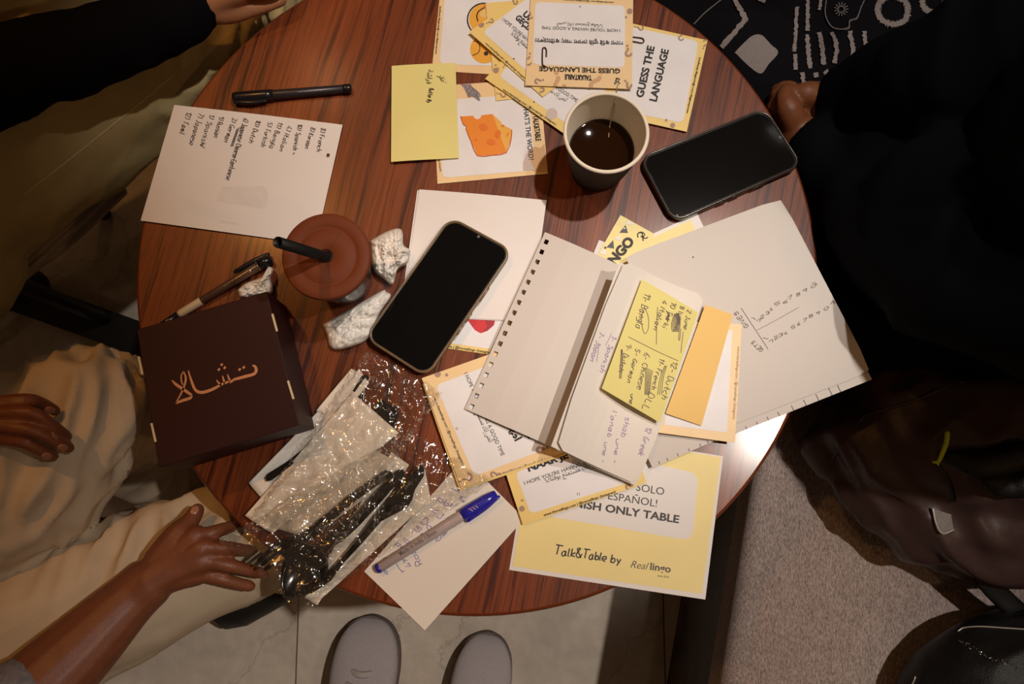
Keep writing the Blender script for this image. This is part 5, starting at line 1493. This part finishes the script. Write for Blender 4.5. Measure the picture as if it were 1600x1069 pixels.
crumple('tissue', z8([(975, 250), (1080, 190), (1170, 165), (1200, 200), (1205, 280), (1252, 322), (1230, 410), (1165, 450), (1128, 556), (1060, 510), (1005, 465), (985, 400)]), .026, 1, 'tissue', 'crumpled white tissue between the brown lid and the folded paper', 'tissue')
crumple('tissue', z8([(640, 835), (700, 800), (850, 715), (1050, 600), (1085, 606), (1116, 640), (1040, 760), (960, 930), (800, 1000), (700, 1000), (668, 900)]), .022, 4.3, 'tissue', 'folded white tissue beside the lower left corner of the centre phone', 'tissue', rough=.7)
crumple('tissue', z8([(48, 595), (110, 545), (240, 495), (262, 432), (300, 452), (280, 515), (290, 610), (170, 640), (72, 648)]), .018, 7.1, 'tissue', 'small crumpled tissue at the top edge of the burgundy box', 'tissue')

# ================================================================== BURGUNDY BOX
HB = .074
top = [(213.5, 515), (417, 455), (468, 664), (248, 730.5)]
W = [P(x, y, T + HB) for x, y in top]
cbx = sum(W, Vector()) / 4
bx = empty('gift_box', (cbx.x, cbx.y, T + .0005), 'burgundy cardboard box with rose-gold arabic lettering', 'box')
def inset(loop, d):
    c_ = sum(loop, Vector()) / len(loop)
    return [p + (c_ - p).normalized() * d for p in loop]
ring = lambda d, z: [Vector((p.x, p.y, z)) for p in inset(W, d)]
V, Fs = rings([ring(.004, T + .0005), ring(.003, T + HB - .024)], True, True)
mk('tray', V, Fs, 'box_side', bx)
bm = bmesh.new()
V, Fs = rings([ring(.0, T + .001), ring(.0, T + HB)], True, True)
vv = [bm.verts.new(v) for v in V]
for f in Fs: bm.faces.new([vv[i] for i in f])
bmesh.ops.recalc_face_normals(bm, faces=bm.faces)
bmesh.ops.bevel(bm, geom=list(bm.edges), offset=.0009, segments=2, affect='EDGES', profile=.5)
bm.verts.index_update()
lidb = mk('lid', [v.co.copy() for v in bm.verts], [[v.index for v in f.verts] for f in bm.faces], 'box', bx)
bm.free()
for x0, y0, x1, y1 in ((795, 150, 822, 250), (885, 535, 917, 640), (25, 395, 46, 498), (99, 780, 123, 887)):
    a, b = P(210 + x0 / 3.687, 450 + y0 / 3.687, T + HB + .0002), P(210 + x1 / 3.687, 450 + y1 / 3.687, T + HB + .0002)
    nn = Vector((-(b - a).y, (b - a).x, 0)).normalized() * .0010
    mk('slot_tab', *prism([(p.x, p.y) for p in (a - nn, a + nn, b + nn, b - nn)], T + HB - .0005, T + HB + .0007), 'slit', bx)
# lettering
class Flat:
    pass
lg = ([], [])
def gold(pts, ws, n=6):
    q = [P(210 + x / 3.687, 450 + y / 3.687, T + HB + .0007) for x, y in [tuple(p) for p in spline(pts, n)]]
    w_ = [float(v[0]) / 3.687 / 1.63 / 1000 for v in spline([(v,) for v in ws], n)]
    b0 = len(lg[0])
    for i in range(len(q)):
        t = (q[min(i + 1, len(q) - 1)] - q[max(i - 1, 0)]).normalized()
        nn = Vector((-t.y, t.x, 0))
        lg[0].extend([q[i] + nn * w_[i] / 2, q[i] - nn * w_[i] / 2])
    lg[1].extend([(b0 + 2 * i + 1, b0 + 2 * i + 3, b0 + 2 * i + 2, b0 + 2 * i) for i in range(len(q) - 1)])
def dia(x, y, r):
    b0 = len(lg[0])
    lg[0].extend([P(210 + (x + dx) / 3.687, 450 + (y + dy) / 3.687, T + HB + .0007) for dx, dy in ((-r, 2), (0, -r), (r, -2), (0, r))])
    lg[1].append((b0 + 3, b0 + 2, b0 + 1, b0))
gold([(678, 446), (694, 452), (702, 474), (688, 496), (640, 510), (572, 528)], [5, 14, 17, 17, 18, 15])
gold([(572, 528), (552, 542), (545, 522), (536, 498)], [13, 13, 11, 6]); gold([(548, 536), (522, 548), (514, 530), (508, 506)], [12, 13, 11, 6]); gold([(520, 544), (498, 558), (484, 545), (472, 530)], [12, 13, 10, 5])
gold([(500, 556), (470, 574), (430, 592), (385, 602), (352, 588), (330, 540), (310, 476)], [13, 16, 18, 18, 16, 14, 7])
gold([(216, 532), (240, 556), (290, 590), (330, 618)], [7, 15, 17, 14]); gold([(330, 618), (322, 634), (280, 648), (238, 664)], [10, 16, 17, 12]); gold([(238, 664), (262, 622), (286, 570), (296, 520), (283, 480)], [6, 9, 11, 12, 6]); gold([(283, 480), (270, 505), (272, 540), (280, 560)], [5, 8, 8, 5])
for x, y in ((606, 470), (630, 458), (503, 442), (487, 470), (520, 460)): dia(x, y, 10)
mk('gold_lettering', lg[0], lg[1], 'gold', lidb)

# ================================================================== PENS
def lathe_axis(prof, a, b, seg=20):
    """prof: (t along a-b, radius)"""
    d = b - a; t = d.normalized(); s = t.cross(Vector((0, 0, 1))).normalized(); u = s.cross(t)
    RR = [[a + d * k + s * (r * math.cos(2 * math.pi * i / seg)) + u * (r * math.sin(2 * math.pi * i / seg)) for i in range(seg)] for k, r in prof]
    return rings(RR)
# black felt pen
a, b = P(364, 153.5, T + .0065), P(549, 138, T + .0050)
pn = empty('felt_pen', ((a + b) / 2).xy.to_3d() + Vector((0, 0, T)), 'black capped felt pen above the handwritten list', 'pen')
mk('cap', *lathe_axis([(0, .0030), (.004, .0058), (.03, .0066), (.28, .0064), (.34, .0060), (.342, .0040)], a, b), 'pen_cap_black', pn, smooth=True)
mk('barrel', *lathe_axis([(.335, .0052), (.345, .0055), (.45, .0052), (.93, .0046), (.935, .0038)], a, b), 'pen_body_black', pn, smooth=True)
mk('end_plug', *lathe_axis([(.935, .0048), (.945, .0052), (.985, .0052), (1.0, .0042)], a, b), 'pen_cap_black', pn, smooth=True)
d_ = (b - a); s_v = Vector((d_.y, -d_.x, 0)).normalized() * .0062
mk('clip', *tube([(*(a + d_ * .02 + s_v * .8), .0022), (*(a + d_ * .15 + s_v * 1.15), .0024), (*(a + d_ * .27 + s_v * 1.05), .0016)], 10, 4), 'pen_cap_black', pn, smooth=True)
bp_ = empty('dummy', (0, 0, 0)); bpy.data.objects.remove(bp_)
up_ = Vector((0, 0, .0049))
A, B = a + d_ * .55 + up_ + s_v * .2, a + d_ * .80 + up_ + s_v * .2
e = B - A; nn = Vector((-e.y, e.x, 0))
V2, F2 = [], []
for k in range(30):
    t = k / 29
    q = A + e * t + nn * (.030 * math.sin(k * 2.1) * (1 if 6 < k < 24 else .3))
    V2 += [q + nn * .005, q - nn * .005]
F2 = [(2 * i + 1, 2 * i + 3, 2 * i + 2, 2 * i) for i in range(29)]
mk('printed_text', V2, F2, 'motif_lilac', pn, kind='stuff')
# clear gel pen by the box
a, b = P(424, 404, T + .0062), P(228, 523, T + .0040)
pn = empty('gel_pen', ((a + b) / 2).xy.to_3d() + Vector((0, 0, T)), 'slim smoky gel pen with a black cap beside the burgundy box', 'pen')
d_ = b - a; s_v = Vector((d_.y, -d_.x, 0)).normalized() * .0056
if s_v.y < 0: s_v = -s_v
mk('end_cap', *lathe_axis([(0, .0030), (.006, .0056), (.10, .0058), (.102, .0050)], a, b), 'pen_cap_black', pn, smooth=True)
mk('ring', *lathe_axis([(.100, .0059), (.108, .0059)], a, b), 'pen_metal', pn, smooth=True)
mk('barrel', *lathe_axis([(.106, .0050), (.2, .0048), (.56, .0042), (.562, .0036)], a, b), 'pen_clear', pn, smooth=True)
mk('refill', *tube([(*(a + d_ * .12 + Vector((0, 0, .0042))), .0010), (*(a + d_ * .55 + Vector((0, 0, .0035))), .0009)], 8, 2), 'pen_metal', pn, smooth=True)
mk('grip', *lathe_axis([(.56, .0042), (.57, .0046), (.72, .0043), (.74, .0040)], a, b), 'pen_tip', pn, smooth=True)
mk('point', *lathe_axis([(.74, .0042), (.86, .0034), (.95, .0016), (1, .0004)], a, b), 'pen_cap_black', pn, smooth=True)
mk('clip', *tube([(*(a + d_ * .01 + s_v), .0026), (*(a + d_ * .12 + s_v * 1.35), .0030), (*(a + d_ * .26 + s_v * 1.5), .0020)], 10, 4), 'pen_cap_black', pn, smooth=True)
# blue ball pen
a, b = P(776, 772, T + .0085), P(588, 890.5, T + .0080)
pn = empty('ballpoint_pen', ((a + b) / 2).xy.to_3d() + Vector((0, 0, T + .003)), 'ballpoint pen with a bright blue cap on the ivory note', 'pen')
d_ = b - a; s_v = Vector((d_.y, -d_.x, 0)).normalized()
if s_v.y > 0: s_v = -s_v
mk('cap', *lathe_axis([(0, .0034), (.006, .0046), (.08, .0062), (.22, .0070), (.285, .0072), (.287, .0056)], a, b), 'blue_cap', pn, smooth=True)
mk('cap_clip', *tube([(*(a + d_ * .0 + s_v * .0035 + Vector((0, 0, .001))), .0020), (*(a + d_ * .12 + s_v * .0064), .0023), (*(a + d_ * .27 + s_v * .0078), .0018)], 10, 4, flat=(.8, 1.5)), 'blue_cap', pn, smooth=True)
for k in range(3):
    mk('cap_slot', *tube([(*(a + d_ * (.17 + .022 * k) + Vector((0, 0, .0068)) - s_v * .001), .0006), (*(a + d_ * (.162 + .022 * k) + Vector((0, 0, .0066)) + s_v * .0016), .0006)], 6, 2), 'blue_barrel', pn, smooth=True)
mk('barrel', *lathe_axis([(.285, .0050), (.30, .0054), (.97, .0050), (.972, .0044)], a, b), 'blue_barrel', pn, smooth=True)
for k in range(6):
    t = .315 + .012 * k
    mk('grip_ring', *lathe_axis([(t, .0052), (t + .002, .0057), (t + .006, .0057), (t + .008, .0052)], a, b), 'blue_barrel', pn, smooth=True)
mk('end_plug', *lathe_axis([(.965, .0046), (.968, .0051), (.992, .0050), (1, .0036)], a, b), 'blue_cap', pn, smooth=True)
A, B = a + d_ * .50 + Vector((0, 0, .0055)), a + d_ * .80 + Vector((0, 0, .0054))
e = A - B; nn = Vector((-e.y, e.x, 0))
V2, F2, c2 = text2d('Made in India 1.0mm', 0.005)
mk('printed_text', [B + e * (1 - (1 - x)) + nn * y * 1.2 - nn.normalized() * .0012 for x, y in V2], F2, 'ink_grey', pn)

# ================================================================== CUTLERY, NAPKINS, FILM
def cut(name, outline, z, th, label, bump=None, n=None):
    """flat moulded piece: outline in pixels, filled, given thickness and a camber"""
    q = [P(x, y, z) for x, y in outline]
    tri = tessellate_polygon([[Vector((p.x, p.y, 0)) for p in q]])
    bm = bmesh.new()
    vv = [bm.verts.new((p.x, p.y, 0)) for p in q]
    for t in tri: bm.faces.new([vv[i] for i in t])
    bmesh.ops.subdivide_edges(bm, edges=[e for e in bm.edges if e.calc_length() > .02], cuts=3)
    bmesh.ops.triangulate(bm, faces=bm.faces)
    bmesh.ops.recalc_face_normals(bm, faces=bm.faces)
    if bm.faces[0].normal.z < 0: bmesh.ops.reverse_faces(bm, faces=bm.faces)
    bm.verts.index_update()
    V = [Vector((v.co.x, v.co.y, z + (bump(v.co.x, v.co.y) if bump else 0))) for v in bm.verts]
    Fs = [[v.index for v in f.verts] for f in bm.faces]
    bm.free()
    o = mk(name, V, Fs, 'cutlery', None, label, 'cutlery', smooth=False)
    s = o.modifiers.new('s', 'SOLIDIFY'); s.thickness = th; s.offset = 0
    bv_ = o.modifiers.new('b', 'BEVEL'); bv_.width = th * .3; bv_.segments = 2; bv_.limit_method = 'ANGLE'
    return o
def sheet_cloth(name, q, z, m, label, cat, seed, amp=.004, n=34, parent=None, wave=.03, rag=0.0):
    W = [P(x, y, h) for (x, y), h in zip(q, z if isinstance(z, (list, tuple)) else [z] * 4)]
    V = []
    for j in range(n + 1):
        for i in range(n + 1):
            u, v = i / n, j / n
            if rag:
                e = rag * noise.noise(Vector((u * 9, v * 9, seed)))
                u2 = u + e * (1 if u in (0, 1) else 0); v2 = v + e * (1 if v in (0, 1) else 0)
            else: u2, v2 = u, v
            p = W[0] * (1 - u2) * (1 - v2) + W[1] * u2 * (1 - v2) + W[2] * u2 * v2 + W[3] * (1 - u2) * v2
            t = Vector((u * .9 + .12 * v, v * .30, 0)) / wave * .055 + Vector((seed, seed * 2, 0))
            h = noise.noise(t * 1.1) * 1.0 + .16 * (1 - 2 * abs(noise.noise(t * 1.9))) + .035 * noise.noise(Vector((u * 12, v * 12, seed)))
            V.append(p + Vector((0, 0, amp * h)))
    Fs = [(j * (n + 1) + i, j * (n + 1) + i + 1, (j + 1) * (n + 1) + i + 1, (j + 1) * (n + 1) + i) for j in range(n) for i in range(n)]
    if (W[1] - W[0]).cross(W[3] - W[0]).z < 0: Fs = [f[::-1] for f in Fs]
    o = mk(name, V, Fs, m, parent, label, cat, smooth=True)
    o.modifiers.new('s', 'SOLIDIFY').thickness = -.0008
    return o
def crumpled_film(name, q, base, hgt, label, seed, n=(170, 120), rag=.03, tw=0.0):
    W = [P(x, y, h) for (x, y), h in zip(q, base)]
    V = []
    for j in range(n[1] + 1):
        for i in range(n[0] + 1):
            u, v = i / n[0], j / n[1]
            ed = min(u, 1 - u, v, 1 - v)
            e = max(0.0, 1 - ed / .10)
            uu = u + rag * e * noise.noise(Vector((v * 7, seed, u * 3))); vv = v + rag * e * noise.noise(Vector((u * 7, seed + 5, v * 3)))
            p = W[0] * (1 - uu) * (1 - vv) + W[1] * uu * (1 - vv) + W[2] * uu * vv + W[3] * (1 - uu) * vv
            k = Vector((p.x * 30, p.y * 30, seed))
            r1 = 1 - 2 * abs(noise.noise(k)); r2 = 1 - 2 * abs(noise.noise(k * 2.3 + Vector((4, 0, 0)))); r3 = 1 - 2 * abs(noise.noise(k * 5.1)); r4 = noise.noise(k * 11)
            end = max(0.0, 1 - min(u, 1 - u) / .16)
            env = min(1.0, ed / .08)
            h = hgt * (.55 + .45 * env) * (.35 + .35 * r1 + .22 * r2) + (.0009 + .0054 * end) * r3 + (.0002 + .0014 * end) * r4
            V.append(p + Vector((.0016 * noise.noise(k * 4 + Vector((9, 1, 0))), .0016 * noise.noise(k * 4 + Vector((1, 9, 0))), max(h, -.004))))
    m1 = n[0] + 1
    Fs = []
    for j in range(n[1]):
        for i in range(n[0]):
            a, b, c_, d = j * m1 + i, j * m1 + i + 1, (j + 1) * m1 + i + 1, (j + 1) * m1 + i
            Fs += [(a, b, c_), (a, c_, d)] if (i + j) % 2 else [(a, b, d), (b, c_, d)]
    return mk(name, V, Fs, 'film', None, label, 'packet', smooth=True)

z7 = lambda l: [(340 + x / 3.817, 540 + y / 3.817) for x, y in l]
z8c = lambda l: [(350 + x / 4.112, 700 + y / 4.112) for x, y in l]
ZN = T + .004
# rear packet: white slip, black pieces, large napkin
sheet_cloth('paper_napkin', z7([(845, 140), (905, 225), (300, 950), (185, 820)]), [ZN + .006, ZN + .008, ZN + .002, ZN + .002], 'tissue', 'narrow white paper napkin edge along the left of the packets', 'napkin', 3.0, .002, 24)
sheet_cloth('paper_napkin', z7([(800, 140), (830, 155), (640, 420), (590, 390)]), [ZN + .008, ZN + .009, ZN + .005, ZN + .004], 'napkin', 'small napkin corner near the burgundy box', 'napkin', 5.5, .002, 14)
cut('plastic_knife', z7([(285, 790), (300, 765), (420, 690), (520, 610), (530, 640), (440, 720), (320, 805), (295, 812)]), ZN + .010, .003, 'black plastic handle between the napkins nearest the box')
cut('plastic_knife', z7([(805, 270), (860, 180), (885, 172), (905, 190), (880, 250), (875, 330), (840, 310)]), ZN + .007, .003, 'black plastic handle end at the top of the rear packet, upper one')
cut('plastic_fork', z7([(935, 370), (985, 320), (1010, 350), (1040, 348), (1075, 370), (1080, 420), (1060, 480), (1010, 470), (960, 420)]), ZN + .008, .003, 'dark plastic cutlery end at the top of the rear packet, lower one')
sheet_cloth('paper_napkin', z7([(805, 280), (1082, 520), (330, 1120), (160, 1015)]), [ZN + .014, ZN + .014, ZN + .010, ZN + .012], 'napkin', 'big ivory paper napkin in the rear packet', 'napkin', 1.2, .0075, 44, wave=.022)
# front packet
sheet_cloth('paper_napkin', z8c([(1075, 25), (1190, 110), (600, 1010), (520, 960)]), [ZN + .006, ZN + .004, ZN + .002, ZN + .002], 'napkin', 'ivory paper napkin under the fork and spoon', 'napkin', 8.1, .003, 34)
sheet_cloth('paper_napkin', z8c([(940, 0), (1180, 120), (560, 580), (270, 500)]), [ZN + .008, ZN + .007, ZN + .006, ZN + .008], 'napkin', 'ivory napkin fold behind the black fork', 'napkin', 9.4, .0025, 24)
sheet_cloth('paper_napkin', z8c([(1290, 130), (1330, 330), (585, 1005), (530, 965)]), [ZN + .008, ZN + .006, ZN + .0015, ZN + .003], 'napkin', 'long ivory napkin between the knife and the blue pen', 'napkin', 4.4, .0035, 34)
fork = z8c([(1035, 143), (930, 213), (810, 298), (680, 408), (590, 478), (520, 540), (440, 570), (370, 592), (300, 630), (214, 716), (212, 738), (228, 736), (335, 648), (342, 656), (236, 746), (240, 762), (254, 760), (352, 676), (360, 686), (258, 772), (262, 788), (282, 784), (390, 712), (470, 680), (540, 622), (575, 580), (630, 525), (720, 448), (850, 338), (970, 252), (1078, 185), (1082, 160), (1060, 145)])
cf = P(*z8c([(400, 640)])[0], T).xy
cut('plastic_fork', fork, ZN + .0155, .0024, 'black plastic fork in the front packet, left of the spoon', bump=lambda x, y: -.004 * math.exp(-((Vector((x, y)) - cf).length / .012) ** 2))
knife = z8c([(1225, 150), (1260, 105), (1288, 125), (1285, 180), (1228, 268), (1210, 330), (1175, 385), (1010, 472), (900, 600), (770, 740), (690, 850), (620, 900), (560, 938), (545, 915), (610, 860), (700, 770), (800, 655), (890, 545), (975, 430), (1060, 325), (1150, 225)])
saw = []
for i, p in enumerate(knife):
    saw.append(p)
    if i == 5:
        q = knife[6]
        for k in range(1, 9):
            f = k / 9
            saw.append((p[0] + (q[0] - p[0]) * f + (1.0 if k % 2 else -.6), p[1] + (q[1] - p[1]) * f + .5))
cut('plastic_knife', saw, ZN + .013, .0022, 'black serrated plastic knife, right-most piece in the front packet')
hd = z8c([(1095, 155), (1040, 215), (935, 325), (815, 455), (715, 555), (640, 610), (580, 650), (590, 700), (640, 700), (690, 640), (765, 600), (865, 505), (985, 375), (1090, 255), (1140, 215), (1172, 170), (1150, 138), (1120, 138)])
sp_t = cut('plastic_spoon', hd, ZN + .0150, .0024, 'black plastic spoon in the front packet, bowl towards the table edge')
# spoon bowl
bc0, bc1 = P(*z8c([(620, 640)])[0], ZN + .015), P(*z8c([(395, 955)])[0], ZN + .014)
e = bc1 - bc0; L = e.length; e.normalize(); sd = Vector((-e.y, e.x, 0))
RR = []
for k in range(13):
    t = k / 12
    wv = .029 * math.sin(math.pi * min(1, max(.02, t)) ** .85) ** .6 * .78
    c0 = bc0 + e * (L * t)
    RR.append([c0 + sd * (wv * s) + Vector((0, 0, -.0085 * (1 - s * s) * math.sin(math.pi * t))) for s in np.linspace(-1, 1, 13)])
V, Fs = rings(RR, False, False)
ob = mk('bowl', V, Fs, 'cutlery', sp_t, smooth=True)
ob.modifiers.new('s', 'SOLIDIFY').thickness = .0018
# film of the packets
crumpled_film('cutlery_packet', [(572, 552), (694, 612), (520, 880), (400, 806)], [ZN + .012, ZN + .006, ZN + .020, ZN + .010], .016, 'clear crumpled film of the rear packet around the big ivory napkin', 1.7)
crumpled_film('cutlery_packet', [(646, 672), (768, 752), (470, 956), (345, 842)], [ZN + .012, ZN + .004, ZN + .004, ZN + .008], .016, 'clear crumpled film of the front packet over fork, spoon and knife', 6.3)

# ================================================================== BAGS ON THE BENCH
ZB = .42
def zq(l): return [(1290 + x / 3.565, 560 + y / 3.565) for x, y in l]
bagc = P(1480, 730, ZB)
bag = empty('backpack', (bagc.x, bagc.y, ZB), 'slouched burgundy-black nylon backpack with a lime zip cord on the bench', 'backpack')
parts = [tube(px([(1345, 685, ZB + .062, .060), (1440, 690, ZB + .088, .085), (1560, 690, ZB + .098, .095), (1680, 700, ZB + .09, .088)]), 20, 4),
  tube(px([(1372, 760, ZB + .054, .050), (1460, 790, ZB + .070, .066), (1580, 810, ZB + .076, .072), (1680, 810, ZB + .07, .068)]), 18, 4),
  tube(px([(1305, 725, ZB + .018, .014), (1350, 700, ZB + .05, .04)]), 12, 3), tube(px([(1400, 810, ZB + .03, .026), (1470, 850, ZB + .03, .026), (1600, 868, ZB + .035, .030)]), 14, 3),
  tube(px([(1340, 640, ZB + .05, .042), (1420, 622, ZB + .09, .05), (1560, 600, ZB + .10, .055)]), 14, 3)]
fn1 = folds((0.7, 0.35, 0.2), .009, .075, .35, 3.3); fn2 = folds((0.3, -0.9, 0.1), .007, .045, .3, 1.3)
bagm = fuse('bag_body', parts, .0055, 'nylon', bag, smooth=6, fold=lambda p: fn1(p) + fn2(p))
bvb = surface(bagm)
def castb(x, y, bv, off=.001):
    o_ = Vector((0, 0, HC)); d_ = (P(x, y, .5) - o_).normalized()
    h = bv.ray_cast(o_, d_)
    return h[0] - d_ * off if h[0] is not None else P(x, y, ZB + .02)
def on_bag(name, l, r, m, off=.001, **kw):
    return mk(name, *tube([(*castb(x, y, bvb, off), rr) for (x, y), rr in zip(l, r)], 10, 5, **kw), m, bag, smooth=True)
on_bag('zip_cord', zq([(678, 418), (672, 470), (650, 530), (628, 575), (600, 578)]), [.0026, .0026, .0024, .0020, .0012], 'lime', .010)
on_bag('zip_cord_end', zq([(630, 570), (626, 592)]), [.0018, .0012], 'lime', .009)
on_bag('zipper', zq([(625, 595), (670, 660), (700, 720), (715, 790)]), [.0022] * 4, 'leather_strap', .001)
on_bag('piping_seam', zq([(215, 320), (330, 285), (480, 240), (600, 190), (760, 130)]), [.0014] * 5, 'nylon', .001)
on_bag('piping_seam', zq([(22, 635), (40, 560), (100, 470), (215, 320)]), [.0014] * 4, 'nylon', .001)
on_bag('handle_pad', zq([(730, 560), (790, 575), (880, 590), (1000, 570), (1105, 540)]), [.010, .015, .016, .016, .015], 'leather', .008, flat=(1.0, .5))
on_bag('handle_pad', zq([(950, 690), (1030, 700), (1105, 695)]), [.014, .015, .015], 'leather', .012, flat=(1.0, .6))
on_bag('piping', zq([(1065, 757), (1105, 748)]), [.001, .001], 'piping', .012)
# mesh patch
mp = zq([(597, 838), (700, 870), (712, 955), (650, 975), (615, 920)])
vc = [castb(x, y, bvb, .004) for x, y in mp]
mk('mesh_patch', [p for p in vc] + [p - Vector((0, 0, .003)) for p in vc], [(4, 3, 2, 1, 0)] + [(i, (i + 1) % 5, 5 + (i + 1) % 5, 5 + i) for i in range(5)], 'mesh_patch', bag)
on_bag('patch_piping', mp[:1] + mp[4:5] + mp[3:4] + mp[2:3], [.0012] * 4, 'piping', .005)
strap = [P(1488, 795, ZB + .115), P(1500, 835, ZB + .105), P(1522, 880, ZB + .09), P(1560, 928, ZB + .075), P(1620, 975, ZB + .065), P(1700, 990, ZB + .05)]
mk('shoulder_strap', *tube([(*p, .0125) for p in strap], 12, 5, flat=(1.0, .3)), 'leather_strap', bag, smooth=True)
# black handbag
hbc = P(1560, 1060, ZB)
hb = empty('handbag', (hbc.x, hbc.y, ZB), 'black handbag with a silver chain zip at the lower right corner', 'handbag')
hbm = fuse('bag_body', [tube(px([(1470, 1085, ZB + .05, .048), (1540, 1055, ZB + .065, .062), (1640, 1040, ZB + .07, .066)]), 18, 4), tube(px([(1440, 1160, ZB + .04, .038), (1560, 1160, ZB + .05, .048), (1680, 1160, ZB + .05, .048)]), 16, 4)], .005, 'leather', hb, smooth=5, fold=folds((.8, .3, 0), .004, .05, .4, 7.7))
bvh2 = surface(hbm)
mk('top_piping', *tube([(*castb(x, y, bvh2, .001), .0009) for x, y in ((1497, 986), (1506, 981), (1530, 979), (1565, 981), (1610, 984))], 8, 4), 'piping', hb, smooth=True)
rnd = random.Random(5)
for k in range(34):
    t = k / 33
    x, y = 1499 + 92 * t + rnd.uniform(-2.5, 2.5), 1000 + 40 * t + 6 * math.sin(t * 3) + rnd.uniform(-3, 3)
    p = castb(x, y, bvh2, .0005)
    mk('chain_bead', *ball(p, rnd.uniform(.0008, .0015), 8, 5), 'sparkle', hb, smooth=True)
mk('edge_piping', *tube([(*castb(x, y, bvh2, .001), .0009) for x, y in ((1424, 1072), (1428, 1064), (1430, 1058))], 8, 3), 'piping', hb, smooth=True)
# tan leather tote lying between the strap and the backpack
tt = P(1590, 905, ZB)
mk('paper_slip', *prism([(p.x, p.y) for p in PL([(1584, 552), (1612, 540), (1618, 556), (1600, 557)], .58)], .578, .580), 'white_margin', None, 'tiny white paper corner at the right edge above the backpack', 'paper')
